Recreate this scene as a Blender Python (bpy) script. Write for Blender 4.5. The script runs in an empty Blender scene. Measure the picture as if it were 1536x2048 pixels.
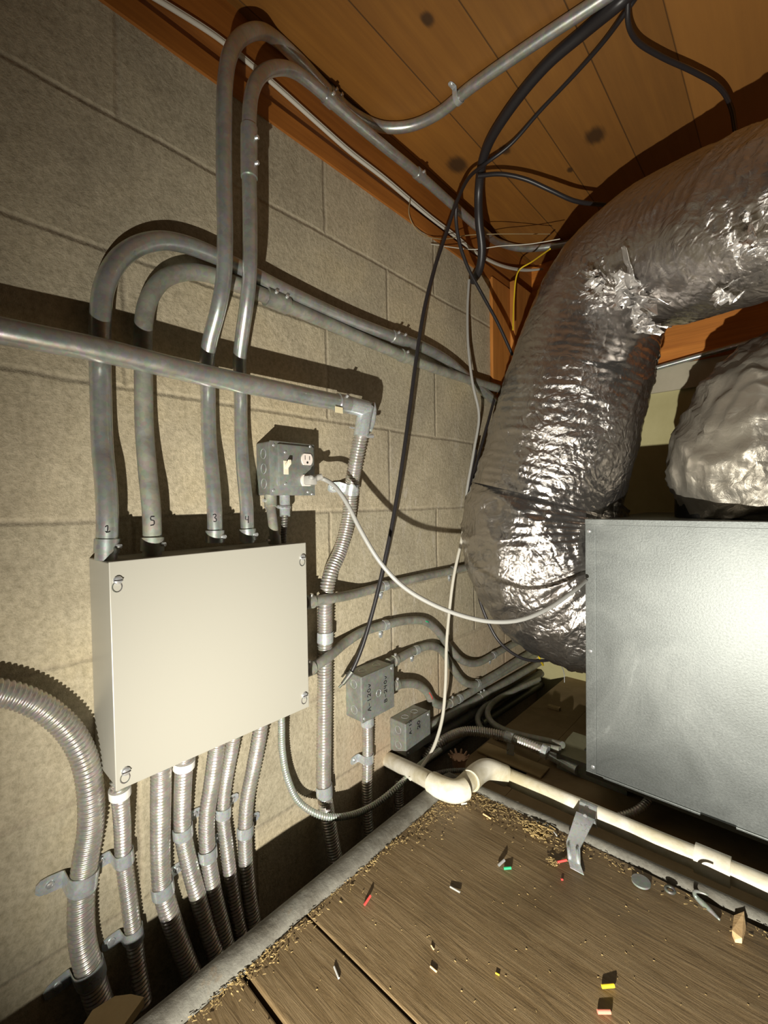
import bpy, bmesh, math, random
import numpy as np
from mathutils import Vector, noise
random.seed(7)
S = bpy.context.scene
COL = S.collection

# ---------------------------------------------------------------- camera
F = 888.064; YAW = .741658; PIT = -.0248587; ROL = -.0154981
CAM = np.array([.758996, 0.0, .0216509])
_f = np.array([-math.sin(YAW)*math.cos(PIT), math.cos(YAW)*math.cos(PIT), math.sin(PIT)])
_r = np.cross(_f, [0, 0, 1]); _r /= np.linalg.norm(_r); _u = np.cross(_r, _f)
RX = _r*math.cos(ROL)+_u*math.sin(ROL); UX = -_r*math.sin(ROL)+_u*math.cos(ROL)
cd = bpy.data.cameras.new('camera'); cam = bpy.data.objects.new('camera', cd); COL.objects.link(cam)
from mathutils import Matrix
M = Matrix.Identity(4)
for i in range(3):
    M[i][0] = RX[i]; M[i][1] = UX[i]; M[i][2] = -_f[i]; M[i][3] = CAM[i]
cam.matrix_world = M
cd.sensor_fit = 'HORIZONTAL'; cd.sensor_width = 36; cd.lens = F/1536*36; cd.clip_start = .01
S.camera = cam

# ---------------------------------------------------------------- world, flashlight, exposure
S.view_settings.view_transform = 'Standard'; S.view_settings.look = 'None'
S.view_settings.exposure = 0.0; S.view_settings.gamma = 1; S.view_settings.use_curve_mapping = False
W = bpy.data.worlds.new('world'); S.world = W; W.use_nodes = True
W.node_tree.nodes['Background'].inputs[0].default_value = (.9, .85, .7, 1)
W.node_tree.nodes['Background'].inputs[1].default_value = .022
LPOS = np.array([.71, -.135, -.41]); LAIM = np.array([.43, 1.15, -.16])
ld = bpy.data.lights.new('flashlight', 'SPOT'); ld.energy = 96; ld.spot_size = math.radians(143); ld.spot_blend = 1.0
ld.shadow_soft_size = .006; ld.color = (1.0, .95, .84)
lo = bpy.data.objects.new('flashlight', ld); COL.objects.link(lo)
lo.location = LPOS; lo.rotation_euler = Vector(LAIM-LPOS).to_track_quat('-Z', 'Y').to_euler()


# ---------------------------------------------------------------- pixel -> place helpers
def ray(px, py): return (px-768)/F*RX-(py-1024)/F*UX+_f
def P(px, py, ax, v):
    d = ray(px, py)
    if ax == 'w': return CAM+d*v
    i = 'xyz'.index(ax); return CAM+d*((v-CAM[i])/d[i])
def PJ(X):
    d = np.array(X, float)-CAM; w = d@_f
    return np.array([768+F*(d@RX)/w, 1024-F*(d@UX)/w])
def pts(lst, ax='x', v=.02):
    """(px,py) or (px,py,val) or (px,py,axis,val) -> 3D points"""
    out = []
    for t in lst:
        if len(t) == 2: out.append(P(t[0], t[1], ax, v))
        elif len(t) == 3: out.append(P(t[0], t[1], ax, t[2]))
        else: out.append(P(*t))
    return out

# ---------------------------------------------------------------- materials
def mat(name, base=(.5, .5, .5), metal=0.0, rough=.5, build=None, spec=None):
    m = bpy.data.materials.new(name); m.use_nodes = True
    nt = m.node_tree; b = nt.nodes['Principled BSDF']
    b.inputs['Base Color'].default_value = (*base, 1); b.inputs['Metallic'].default_value = metal
    b.inputs['Roughness'].default_value = rough
    if spec is not None: b.inputs['Specular IOR Level'].default_value = spec
    if build: build(nt, b)
    return m
def N(nt, t, **kw):
    n = nt.nodes.new(t)
    for k, v in kw.items():
        if k.startswith('i_'):
            n.inputs[int(k[2:]) if k[2:].isdigit() else k[2:].replace('_', ' ')].default_value = v
        else: setattr(n, k, v)
    return n
def coords(nt, scale=(1, 1, 1), loc=(0, 0, 0)):
    tc = N(nt, 'ShaderNodeTexCoord'); mp = N(nt, 'ShaderNodeMapping')
    mp.inputs['Scale'].default_value = scale; mp.inputs['Location'].default_value = loc
    nt.links.new(tc.outputs['Object'], mp.inputs[0]); return mp.outputs[0]
def nz(nt, co, scale, detail=4, rough=.55, dist=0):
    n = N(nt, 'ShaderNodeTexNoise'); n.inputs['Scale'].default_value = scale; n.inputs['Detail'].default_value = detail
    n.inputs['Roughness'].default_value = rough; n.inputs['Distortion'].default_value = dist
    nt.links.new(co, n.inputs['Vector']); return n.outputs[0]
def ramp(nt, fac, stops):
    r = N(nt, 'ShaderNodeValToRGB'); e = r.color_ramp.elements
    while len(e) < len(stops): e.new(.5)
    for i, (p, c) in enumerate(stops):
        e[i].position = p; e[i].color = (*c, 1) if len(c) == 3 else c
    nt.links.new(fac, r.inputs[0]); return r.outputs[0]
def mixc(nt, fac, a, b, mode='MIX'):
    n = N(nt, 'ShaderNodeMix', data_type='RGBA', blend_type=mode)
    if isinstance(fac, (int, float)): n.inputs[0].default_value = fac
    else: nt.links.new(fac, n.inputs[0])
    for i, c in ((6, a), (7, b)):
        if isinstance(c, tuple): n.inputs[i].default_value = (*c, 1)
        else: nt.links.new(c, n.inputs[i])
    return n.outputs[2]
def mth(nt, op, a, b=None, c=None):
    n = N(nt, 'ShaderNodeMath', operation=op)
    for i, x in enumerate((a, b, c)):
        if x is None: continue
        if isinstance(x, (int, float)): n.inputs[i].default_value = x
        else: nt.links.new(x, n.inputs[i])
    return n.outputs[0]
def bump(nt, b, h, strength=.5, dist=.01, prev=None):
    n = N(nt, 'ShaderNodeBump'); n.inputs['Strength'].default_value = strength; n.inputs['Distance'].default_value = dist
    nt.links.new(h, n.inputs['Height'])
    if prev is not None: nt.links.new(prev, n.inputs['Normal'])
    nt.links.new(n.outputs[0], b.inputs['Normal']); return n.outputs[0]

def b_block(nt, b):
    co = coords(nt)
    wob = N(nt, 'ShaderNodeTexNoise'); wob.inputs['Scale'].default_value = 9; nt.links.new(co, wob.inputs['Vector'])
    va = N(nt, 'ShaderNodeVectorMath', operation='MULTIPLY_ADD')
    va.inputs[1].default_value = (.008, .008, .008); nt.links.new(wob.outputs['Color'], va.inputs[0]); nt.links.new(co, va.inputs[2])
    sep = N(nt, 'ShaderNodeSeparateXYZ'); nt.links.new(va.outputs[0], sep.inputs[0])
    cb = N(nt, 'ShaderNodeCombineXYZ')
    nt.links.new(mth(nt, 'ADD', sep.outputs[1], -.6534+.4064*10), cb.inputs[0])
    nt.links.new(mth(nt, 'ADD', sep.outputs[2], .2032*10-.004), cb.inputs[1])
    br = N(nt, 'ShaderNodeTexBrick'); nt.links.new(cb.outputs[0], br.inputs['Vector'])
    br.inputs['Scale'].default_value = 1; br.inputs['Brick Width'].default_value = .4064; br.inputs['Row Height'].default_value = .2032
    br.inputs['Mortar Size'].default_value = .0068; br.inputs['Mortar Smooth'].default_value = 1.0
    br.inputs['Color1'].default_value = (.51, .445, .32, 1); br.inputs['Color2'].default_value = (.44, .395, .29, 1)
    br.inputs['Mortar'].default_value = (.43, .375, .275, 1); br.inputs['Bias'].default_value = -.1
    lg = nz(nt, co, 3.2, 6, .6, .6); md = nz(nt, co, 22, 8, .7); fn = nz(nt, co, 110, 5, .78)
    c = mixc(nt, 1.0, br.outputs['Color'], ramp(nt, lg, [(.25, (.72, .72, .74)), (.55, (1, 1, 1)), (.8, (1.16, 1.12, 1.0))]), 'MULTIPLY')
    c = mixc(nt, 1.0, c, ramp(nt, md, [(.3, (.87, .86, .84)), (.6, (1.04, 1.04, 1.04))]), 'MULTIPLY')
    c = mixc(nt, .8, c, ramp(nt, fn, [(.32, (.66, .66, .62)), (.6, (1.15, 1.15, 1.15))]), 'MULTIPLY')
    # white efflorescence drips
    s2 = coords(nt, (1, 9, 2.2)); ef = nz(nt, s2, 3.0, 8, .72, .8)
    sp2 = N(nt, 'ShaderNodeSeparateXYZ'); nt.links.new(co, sp2.inputs[0])
    reg = mth(nt, 'MULTIPLY', N1(nt, sp2.outputs[1], .55, 1.0), mth(nt, 'SUBTRACT', 1, N1(nt, sp2.outputs[2], .05, .35)))
    m = mth(nt, 'MULTIPLY', ramp(nt, ef, [(.56, (0, 0, 0)), (.68, (1, 1, 1))]), reg)
    c = mixc(nt, mth(nt, 'MULTIPLY', m, .6), c, (.62, .58, .52))
    # reddish patch near the floor pipe
    rs = nz(nt, co, 6, 5, .6); m2 = mth(nt, 'MULTIPLY', mth(nt, 'SUBTRACT', 1, N1(nt, sp2.outputs[2], -.62, -.25)), N1(nt, sp2.outputs[1], .55, .85))
    m2 = mth(nt, 'MULTIPLY', m2, ramp(nt, rs, [(.4, (.1, .1, .1)), (.65, (1, 1, 1))]))
    c = mixc(nt, mth(nt, 'MULTIPLY', m2, .55), c, (.55, .37, .25))
    nt.links.new(c, b.inputs['Base Color'])
    h = mth(nt, 'MULTIPLY', br.outputs['Fac'], -.55)
    h = mth(nt, 'ADD', h, mth(nt, 'MULTIPLY', md, .35)); h = mth(nt, 'ADD', h, mth(nt, 'MULTIPLY', fn, .62))
    h = mth(nt, 'ADD', h, mth(nt, 'MULTIPLY', lg, .5))
    bump(nt, b, h, .8, .006)
def N1(nt, v, lo_, hi_):
    n = N(nt, 'ShaderNodeMapRange', interpolation_type='SMOOTHSTEP'); nt.links.new(v, n.inputs[0])
    n.inputs[1].default_value = lo_; n.inputs[2].default_value = hi_; return n.outputs[0]
M_BLOCK = mat('concrete_block', rough=.92, build=b_block, spec=.25)

def b_wood(c1, c2, axis, seams=(), knots=(), bstr=.3, freq=1.0, seamw=.0022):
    def f(nt, b):
        sc = [22*freq]*3; sc[axis] = 1.1*freq
        co = coords(nt, tuple(sc)); w0 = coords(nt)
        g = nz(nt, co, 1.0, 6, .6, 1.2); g2 = nz(nt, co, 5.0, 5, .6, .3)
        c = ramp(nt, g, [(.3, c1), (.7, c2)])
        c = mixc(nt, .55, c, ramp(nt, g2, [(.3, (.62, .58, .52)), (.65, (1.1, 1.1, 1.1))]), 'MULTIPLY')
        c = mixc(nt, .8, c, ramp(nt, nz(nt, w0, 2.5, 3), [(.3, (.66, .62, .55)), (.7, (1.15, 1.12, 1.05))]), 'MULTIPLY')
        sp = N(nt, 'ShaderNodeSeparateXYZ'); nt.links.new(w0, sp.inputs[0])
        h = mth(nt, 'MULTIPLY', g2, .3)
        for s in seams:
            d = mth(nt, 'ABSOLUTE', mth(nt, 'SUBTRACT', sp.outputs[0], s))
            m = N1(nt, d, seamw, 0.0)
            c = mixc(nt, mth(nt, 'MULTIPLY', m, .85), c, (.02, .012, .006)); h = mth(nt, 'SUBTRACT', h, m)
            side = mth(nt, 'GREATER_THAN', sp.outputs[0], s)
            c = mixc(nt, mth(nt, 'MULTIPLY', side, .16), c, (.16, .085, .03) if int(s*1000) % 2 else (.75, .34, .08))
        for (kx, ky, kr, ke) in knots:
            dx = mth(nt, 'SUBTRACT', sp.outputs[0], kx); dy = mth(nt, 'MULTIPLY', mth(nt, 'SUBTRACT', sp.outputs[1], ky), ke)
            dd = mth(nt, 'SQRT', mth(nt, 'ADD', mth(nt, 'MULTIPLY', dx, dx), mth(nt, 'MULTIPLY', dy, dy)))
            dd = mth(nt, 'ADD', dd, mth(nt, 'MULTIPLY', mth(nt, 'SUBTRACT', g2, .5), kr*.7))
            c = mixc(nt, mth(nt, 'MULTIPLY', N1(nt, dd, kr*1.25, kr*.5), .85), c, (.035, .018, .008))
        nt.links.new(c, b.inputs['Base Color']); bump(nt, b, h, bstr, .004)
    return f
K = lambda px, py, r, e=.7: (*P(px, py, 'z', .942)[:2], r, e)
M_CEIL = mat('ceiling_planks', rough=.6, build=b_wood((.17, .066, .008), (.25, .108, .014), 1,
    seams=(.010, .155, .303, .445, .580, .725, .87, 1.02), knots=[K(855, 38, .012), K(915, 330, .026), K(1190, 272, .024), K(1140, 340, .009), K(1010, 300, .014)]))
M_WOODY = mat('orange_lumber', rough=.6, build=b_wood((.30, .105, .016), (.43, .16, .026), 1))
M_WOODX = mat('orange_lumber_across', rough=.6, build=b_wood((.50, .17, .025), (.70, .27, .045), 0))
M_WOODZ = mat('orange_lumber_upright', rough=.6, build=b_wood((.44, .17, .035), (.62, .27, .06), 2))

def b_ply(nt, b):
    co = coords(nt, (3.0, 42, 20)); g = nz(nt, co, 2.2, 9, .7, 1.2)
    w0 = coords(nt); pat = nz(nt, w0, 5, 6, .65, .8); sp = nz(nt, w0, 230, 3, .7)
    c = ramp(nt, g, [(.28, (.07, .046, .02)), (.45, (.155, .108, .052)), (.62, (.19, .14, .075)), (.8, (.25, .19, .115))])
    c = mixc(nt, .85, c, ramp(nt, pat, [(.3, (.6, .55, .48)), (.5, (1, .95, .88)), (.72, (1.25, 1.2, 1.15))]), 'MULTIPLY')
    c = mixc(nt, ramp(nt, sp, [(.72, (0, 0, 0)), (.78, (.7, .7, .7))]), c, (.45, .36, .2))
    nt.links.new(c, b.inputs['Base Color'])
    r = N1(nt, pat, .3, .7); nt.links.new(mth(nt, 'MULTIPLY_ADD', r, .25, .42), b.inputs['Roughness'])
    bump(nt, b, mth(nt, 'ADD', g, mth(nt, 'MULTIPLY', pat, .7)), .7, .003)
M_PLY = mat('weathered_plywood', rough=.6, build=b_ply)
def b_kerb(nt, b):
    w0 = coords(nt); a = nz(nt, w0, 14, 7, .65, .5); f = nz(nt, w0, 90, 5, .7)
    c = ramp(nt, a, [(.3, (.085, .075, .055)), (.5, (.15, .142, .118)), (.62, (.19, .185, .155)), (.75, (.22, .15, .085))])
    c = mixc(nt, .6, c, ramp(nt, f, [(.3, (.6, .6, .6)), (.65, (1.15, 1.15, 1.15))]), 'MULTIPLY')
    nt.links.new(c, b.inputs['Base Color']); bump(nt, b, mth(nt, 'ADD', a, f), .5, .003)
M_KERB = mat('grey_worn_board', rough=.75, build=b_kerb)

def b_galv(base, sc=30, r0=.25, r1=.5, blot=.5, white=0.0, bs=.08):
    def f(nt, b):
        w0 = coords(nt); a = nz(nt, w0, sc, 6, .65, .4); v = N(nt, 'ShaderNodeTexVoronoi'); v.inputs['Scale'].default_value = sc*6
        nt.links.new(w0, v.inputs['Vector'])
        k = blot
        c = mixc(nt, 1.0, base, ramp(nt, a, [(.3, (1-k*.5,)*3), (.6, (1, 1, 1)), (.8, (1+k*.25,)*3)]), 'MULTIPLY')
        c = mixc(nt, .18, c, v.outputs['Color'], 'MULTIPLY')
        if white:
            wz = nz(nt, w0, 6, 8, .7, 1.0); c = mixc(nt, mth(nt, 'MULTIPLY', ramp(nt, wz, [(.56, (0, 0, 0)), (.66, (1, 1, 1))]), white), c, (.75, .78, .75))
        nt.links.new(c, b.inputs['Base Color'])
        nt.links.new(mth(nt, 'MULTIPLY_ADD', a, (r1-r0)*1.6, r0-.1*(r1-r0)), b.inputs['Roughness'])
        bump(nt, b, a, bs, .002)
    return f
M_EMT = mat('galvanised_tube', metal=.72, build=b_galv((.60, .62, .59), 28, .22, .36))
M_EMTD = mat('dull_galvanised_tube', metal=.35, build=b_galv((.40, .40, .34), 24, .38, .6, .8))
M_FLEX = mat('flexible_metal_conduit', metal=.66, build=b_galv((.60, .57, .52), 40, .24, .36, .4))
M_FLEXG = mat('green_grey_armour', metal=.5, build=b_galv((.50, .54, .48), 40, .25, .4, .4))
M_ZINC = mat('bright_zinc', metal=.55, build=b_galv((.70, .75, .76), 60, .2, .34, .4))
M_BOX = mat('galvanised_steel_box', metal=.45, build=b_galv((.34, .36, .33), 30, .28, .45, .6))
M_STEEL = mat('bright_screw', (.7, .72, .74), .7, .25)
M_DARKM = mat('dark_metal_tube', metal=.6, build=b_galv((.20, .20, .18), 20, .4, .6, .6))
def b_plen(nt, b):
    w0 = coords(nt); a = nz(nt, w0, 4, 9, .7, .9); f = nz(nt, w0, 260, 4, .75)
    s = coords(nt, (120, 120, 30)); st = nz(nt, s, 1.0, 4, .6)
    c = ramp(nt, a, [(.3, (.13, .14, .135)), (.5, (.17, .183, .178)), (.62, (.21, .225, .218)), (.72, (.36, .38, .37))])
    c = mixc(nt, .7, c, ramp(nt, f, [(.3, (.7, .7, .7)), (.62, (1.15, 1.15, 1.15))]), 'MULTIPLY')
    nt.links.new(c, b.inputs['Base Color'])
    nt.links.new(mth(nt, 'MULTIPLY_ADD', a, .22, .36), b.inputs['Roughness'])
    bump(nt, b, mth(nt, 'ADD', f, mth(nt, 'MULTIPLY', a, .6)), .16, .002)
M_PLEN = mat('galvanised_sheet', metal=.72, build=b_plen)
def b_foil(base, r, cr, s1, s2):
    def f(nt, b):
        w0 = coords(nt)
        wb = N(nt, 'ShaderNodeTexNoise'); wb.inputs['Scale'].default_value = 8; wb.inputs['Detail'].default_value = 4; nt.links.new(w0, wb.inputs['Vector'])
        va = N(nt, 'ShaderNodeVectorMath', operation='MULTIPLY_ADD'); va.inputs[1].default_value = (.09, .09, .09)
        nt.links.new(wb.outputs['Color'], va.inputs[0]); nt.links.new(w0, va.inputs[2])
        v1 = N(nt, 'ShaderNodeTexVoronoi', feature='DISTANCE_TO_EDGE'); v1.inputs['Scale'].default_value = s1
        v2 = N(nt, 'ShaderNodeTexVoronoi'); v2.inputs['Scale'].default_value = s2
        for v in (v1, v2): nt.links.new(va.outputs[0], v.inputs['Vector'])
        ft = nz(nt, va.outputs[0], s2*1.2, 5, .7, 1.0)
        lg = nz(nt, w0, 5, 3)
        h = mth(nt, 'ADD', mth(nt, 'MULTIPLY', mth(nt, 'MINIMUM', v1.outputs[0], .12), 2.2), mth(nt, 'MULTIPLY', v2.outputs[0], .55))
        h = mth(nt, 'ADD', h, mth(nt, 'MULTIPLY', ft, .55))
        am = N1(nt, lg, .35, .65)
        h = mth(nt, 'MULTIPLY', h, mth(nt, 'MULTIPLY_ADD', am, .8, .2))
        bump(nt, b, h, cr, .006)
        nt.links.new(mth(nt, 'MULTIPLY_ADD', am, .12, r), b.inputs['Roughness'])
        b.inputs['Base Color'].default_value = (*base, 1)
    return f
M_FOIL = mat('shiny_duct_foil', metal=.94, build=b_foil((.50, .475, .455), .15, .65, 28, 75))
M_FOILM = mat('crumpled_duct_foil', metal=.72, build=b_foil((.44, .41, .35), .36, .8, 18, 48))
M_FOILG = mat('lit_crumpled_foil', metal=.85, build=b_foil((.78, .76, .74), .22, .5, 40, 110))  # paler copy of the duct foil: light on the crumples put into colour
def b_dirt(c1, c2, sc, bs=.3):
    def f(nt, b):
        w0 = coords(nt); a = nz(nt, w0, sc, 7, .65, .5); nt.links.new(ramp(nt, a, [(.35, c1), (.65, c2)]), b.inputs['Base Color']); bump(nt, b, a, bs, .004)
    return f
M_PAINT = mat('beige_enamel', (.385, .375, .325), 0, .34)
M_PVC = mat('dirty_white_pvc', rough=.4, build=b_dirt((.55, .49, .32), (.86, .83, .73), 14, .1))
M_FAR = mat('dusty_brown_subfloor', rough=.85, build=b_dirt((.20, .14, .065), (.30, .22, .115), 7))
M_GROUND = mat('dark_ground', rough=1, build=b_dirt((.035, .03, .02), (.07, .055, .04), 5))
M_YWALL = mat('pale_yellow_wall', rough=.85, build=b_dirt((.44, .40, .20), (.56, .52, .28), 3, .2))
M_GWALL = mat('grey_sill_board', rough=.8, build=b_dirt((.40, .37, .27), (.50, .46, .35), 6, .2))
M_BLACK = mat('black_cable_sheath', (.022, .020, .022), 0, .38)
M_BLACKM = mat('black_foot', (.012, .013, .013), 0, .35)  # near-black base for the band at the crumpled duct's foot
M_GREYC = mat('grey_cable_sheath', (.36, .36, .34), 0, .4)
M_WHITEC = mat('off_white_cable_sheath', (.62, .60, .52), 0, .4)
M_TAN = mat('tan_twine', (.33, .25, .13), 0, .8)
M_YEL = mat('yellow_wire_jacket', (.85, .62, .03), 0, .4)
M_RED = mat('red_wire_jacket', (.85, .07, .06), 0, .4)
M_PINK = mat('salmon_wire_jacket', (.9, .25, .18), 0, .4)
M_GREEN = mat('green_wire_jacket', (.03, .42, .18), 0, .4)
M_IVORY = mat('ivory_device_plastic', (.80, .74, .58), 0, .35)
M_WHITEP = mat('pinkish_white_plastic', (.82, .74, .68), 0, .35)
M_PLUG = mat('grey_plug_rubber', (.42, .41, .38), 0, .45)
M_SLOT = mat('dark_slot', (.02, .015, .012), 0, .8)
M_INK = mat('black_marker', (.015, .014, .016), 0, .5)
M_COPPER = mat('aged_copper', (.38, .24, .16), .5, .45)
M_CHIP = mat('pale_wood_chip', rough=.8, build=b_dirt((.75, .48, .22), (.9, .66, .36), 40))
M_SAW = mat('golden_sawdust', rough=.9, build=b_dirt((.22, .15, .06), (.50, .37, .16), 200))
M_TANB = mat('tan_board_scrap', rough=.85, build=b_dirt((.34, .25, .12), (.44, .33, .17), 8))
M_BUSH = mat('white_bushing_plastic', (.75, .74, .70), 0, .4)
M_STICK = mat('cream_paper_label', (.82, .74, .48), 0, .6)
M_OLIVE = mat('olive_steel_cover', rough=.55, metal=.3, build=b_dirt((.26, .25, .16), (.33, .32, .21), 12, .1))

# ---------------------------------------------------------------- object helpers
def mesh_obj(name, V, Fc, m, parent=None, smooth=False, off=None, sharp=None):
    me = bpy.data.meshes.new(name)
    if parent is not None and off is None: off = parent['_o']
    V = np.asarray(V, float)
    if off is not None: V = V-np.asarray(off)
    me.from_pydata([tuple(v) for v in V], [], [tuple(f) for f in Fc]); me.update()
    bm = bmesh.new(); bm.from_mesh(me); bmesh.ops.recalc_face_normals(bm, faces=bm.faces); bm.to_mesh(me); bm.free()
    me.materials.append(m)
    if smooth:
        for p in me.polygons: p.use_smooth = True
        if sharp: me.set_sharp_from_angle(angle=math.radians(sharp))
    o = bpy.data.objects.new(name, me); COL.objects.link(o)
    if parent is not None:
        o.parent = parent
        if '_g' in parent.keys(): pass
    return o
def tag(o, label=None, cat=None, group=None, kind=None):
    if label: o['label'] = label
    if cat: o['category'] = cat
    if group: o['group'] = group
    if kind: o['kind'] = kind
    return o
ORIG = {}
class Pt:
    """a parent handle: wraps an empty and its world origin"""
def thing(name, loc, label, cat, group=None):
    o = bpy.data.objects.new(name, None); COL.objects.link(o); o.location = tuple(loc); o.empty_display_size = .02
    ORIG[o.name] = np.array(loc, float)
    return tag(o, label, cat, group)
def part(name, V, Fc, m, parent, smooth=False, sharp=None, label=None):
    org = ORIG[parent.name]
    o = mesh_obj(name, V, Fc, m, None, smooth, off=org, sharp=sharp)
    o.parent = parent; ORIG[o.name] = org
    if label: o['label'] = label
    return o
def solo(name, V, Fc, m, label, cat, group=None, smooth=False, sharp=None, kind=None):
    V = np.asarray(V, float); org = np.array([V[:, 0].mean(), V[:, 1].mean(), V[:, 2].min()])
    o = mesh_obj(name, V, Fc, m, None, smooth, off=org, sharp=sharp); o.location = tuple(org); ORIG[o.name] = org
    return tag(o, label, cat, group, kind)
def struct(name, V, Fc, m):
    o = mesh_obj(name, V, Fc, m); o['kind'] = 'structure'; ORIG[o.name] = np.zeros(3); return o
def join(*lst):
    V = []; Fc = []
    for v, f in lst:
        n = len(V); V += [tuple(x) for x in v]; Fc += [tuple(i+n for i in q) for q in f]
    return V, Fc
def box(a, b, bev=0):
    a = np.minimum(a, b).astype(float) if True else a; b2 = np.maximum(np.asarray(a), np.asarray(b))
    bm = bmesh.new(); bmesh.ops.create_cube(bm, size=1)
    c = (np.asarray(a)+b2)/2; s = b2-np.asarray(a)
    for v in bm.verts: v.co = Vector((c[0]+v.co.x*s[0], c[1]+v.co.y*s[1], c[2]+v.co.z*s[2]))
    if bev: bmesh.ops.bevel(bm, geom=list(bm.edges), offset=bev, segments=2, affect='EDGES', profile=.5)
    bm.verts.index_update(); V = [tuple(v.co) for v in bm.verts]; Fc = [tuple(v.index for v in f.verts) for f in bm.faces]; bm.free()
    return V, Fc
def B(a, b, bev=0):
    a = np.array(a, float); b = np.array(b, float); return box(np.minimum(a, b), np.maximum(a, b), bev)
def unit(v): v = np.asarray(v, float); return v/(np.linalg.norm(v)+1e-12)
def crom(p, n=14):
    p = [np.asarray(q, float) for q in p]
    if len(p) == 2: return np.array([p[0]+(p[1]-p[0])*t for t in np.linspace(0, 1, n)])
    q = [2*p[0]-p[1]]+p+[2*p[-1]-p[-2]]; out = []
    for i in range(1, len(q)-2):
        p0, p1, p2, p3 = q[i-1:i+3]
        # centripetal
        t0 = 0; t1 = t0+max(np.linalg.norm(p1-p0), 1e-6)**.5; t2 = t1+max(np.linalg.norm(p2-p1), 1e-6)**.5; t3 = t2+max(np.linalg.norm(p3-p2), 1e-6)**.5
        for t in np.linspace(t1, t2, n, endpoint=False):
            A1 = (t1-t)/(t1-t0)*p0+(t-t0)/(t1-t0)*p1; A2 = (t2-t)/(t2-t1)*p1+(t-t1)/(t2-t1)*p2; A3 = (t3-t)/(t3-t2)*p2+(t-t2)/(t3-t2)*p3
            B1 = (t2-t)/(t2-t0)*A1+(t-t0)/(t2-t0)*A2; B2 = (t3-t)/(t3-t1)*A2+(t-t1)/(t3-t1)*A3
            out.append((t2-t)/(t2-t1)*B1+(t-t1)/(t2-t1)*B2)
    out.append(p[-1]); return np.array(out)
def resample(c, step):
    d = np.r_[0, np.cumsum(np.linalg.norm(np.diff(c, axis=0), axis=1))]; n = max(2, int(d[-1]/step)+1)
    s = np.linspace(0, d[-1], n); return np.stack([np.interp(s, d, c[:, k]) for k in range(3)], 1), s
def smooth_path(c, it=6):
    c = c.copy()
    for _ in range(it): c[1:-1] = .25*c[:-2]+.5*c[1:-1]+.25*c[2:]
    return c
def frames(c):
    t = np.gradient(c, axis=0); t /= np.linalg.norm(t, axis=1)[:, None]+1e-12
    a = np.array([0, 0, 1.]) if abs(t[0][2]) < .9 else np.array([1., 0, 0])
    n = unit(np.cross(t[0], a)); Ns = [n]
    for i in range(1, len(c)):
        n = n-t[i]*(n@t[i]); n = unit(n); Ns.append(n)
    Ns = np.array(Ns); return t, Ns, np.cross(t, Ns)
def tube(path, r, seg=18, step=.006, flex=0.0, pitch=.006, cap=True, sm=6, hollow=False, raw=False):
    c = path if raw else crom(path)
    if flex: step = pitch/5
    c, s = resample(c, min(step, .02)); c = smooth_path(c, sm if not flex else int(sm*6))
    t, a, b = frames(c); n = len(c); th = np.linspace(0, 2*math.pi, seg, endpoint=False)
    rr = np.interp(s, np.linspace(0, s[-1], len(r)), r) if isinstance(r, (list, tuple)) else np.full(n, r)
    R = rr[:, None]*np.ones(seg)
    if flex:
        ph = 2*math.pi*s[:, None]/pitch-th[None, :]
        R = R-flex*(.5-.5*np.cos(ph))**1.5
    V = c[:, None, :]+R[:, :, None]*(np.cos(th)[None, :, None]*a[:, None, :]+np.sin(th)[None, :, None]*b[:, None, :])
    V = V.reshape(-1, 3); Fc = []
    for i in range(n-1):
        for j in range(seg):
            k = (j+1) % seg; Fc.append((i*seg+j, i*seg+k, (i+1)*seg+k, (i+1)*seg+j))
    if cap: Fc.append(tuple(range(seg))); Fc.append(tuple((n-1)*seg+j for j in range(seg)))
    return V, Fc
def centre(path, step=.002, sm=18):
    c, s = resample(crom(path), step); return smooth_path(c, sm), s
def near(c, px, py):
    q = np.array([PJ(x) for x in c]); i = int(np.argmin(((q-[px, py])**2).sum(1))); return i
def sub(c, i, L, step=.002):
    k = int(L/2/step); return c[max(0, i-k):min(len(c), i+k+1)]
def dome(c, n, r, h, seg=12, hexa=False):
    """small screw head at c, pointing along n"""
    n = unit(n); a = unit(np.cross(n, [0, 0, 1] if abs(n[2]) < .9 else [1, 0, 0])); b = np.cross(n, a); V = []; Fc = []
    prof = [(1, 0), (1, .45), (.8, .8), (.4, 1.0)]
    for pr, ph in prof:
        for j in range(seg):
            t = 2*math.pi*j/seg; V.append(np.asarray(c)+r*pr*(math.cos(t)*a+math.sin(t)*b)+n*h*ph)
    for i in range(len(prof)-1):
        for j in range(seg):
            k = (j+1) % seg; Fc.append((i*seg+j, i*seg+k, (i+1)*seg+k, (i+1)*seg+j))
    Fc.append(tuple((len(prof)-1)*seg+j for j in range(seg))); Fc.append(tuple(range(seg)))
    return V, Fc
def cyl(a, b, r, seg=16, r2=None):
    a = np.asarray(a, float); b = np.asarray(b, float); t = unit(b-a); u = unit(np.cross(t, [0, 0, 1] if abs(t[2]) < .9 else [1, 0, 0])); v = np.cross(t, u)
    r2 = r if r2 is None else r2; V = []
    for c, q in ((a, r), (b, r2)):
        for j in range(seg):
            th = 2*math.pi*j/seg; V.append(c+q*(math.cos(th)*u+math.sin(th)*v))
    Fc = [(j, (j+1) % seg, seg+(j+1) % seg, seg+j) for j in range(seg)]+[tuple(range(seg)), tuple(range(seg, 2*seg))]
    return V, Fc
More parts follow.
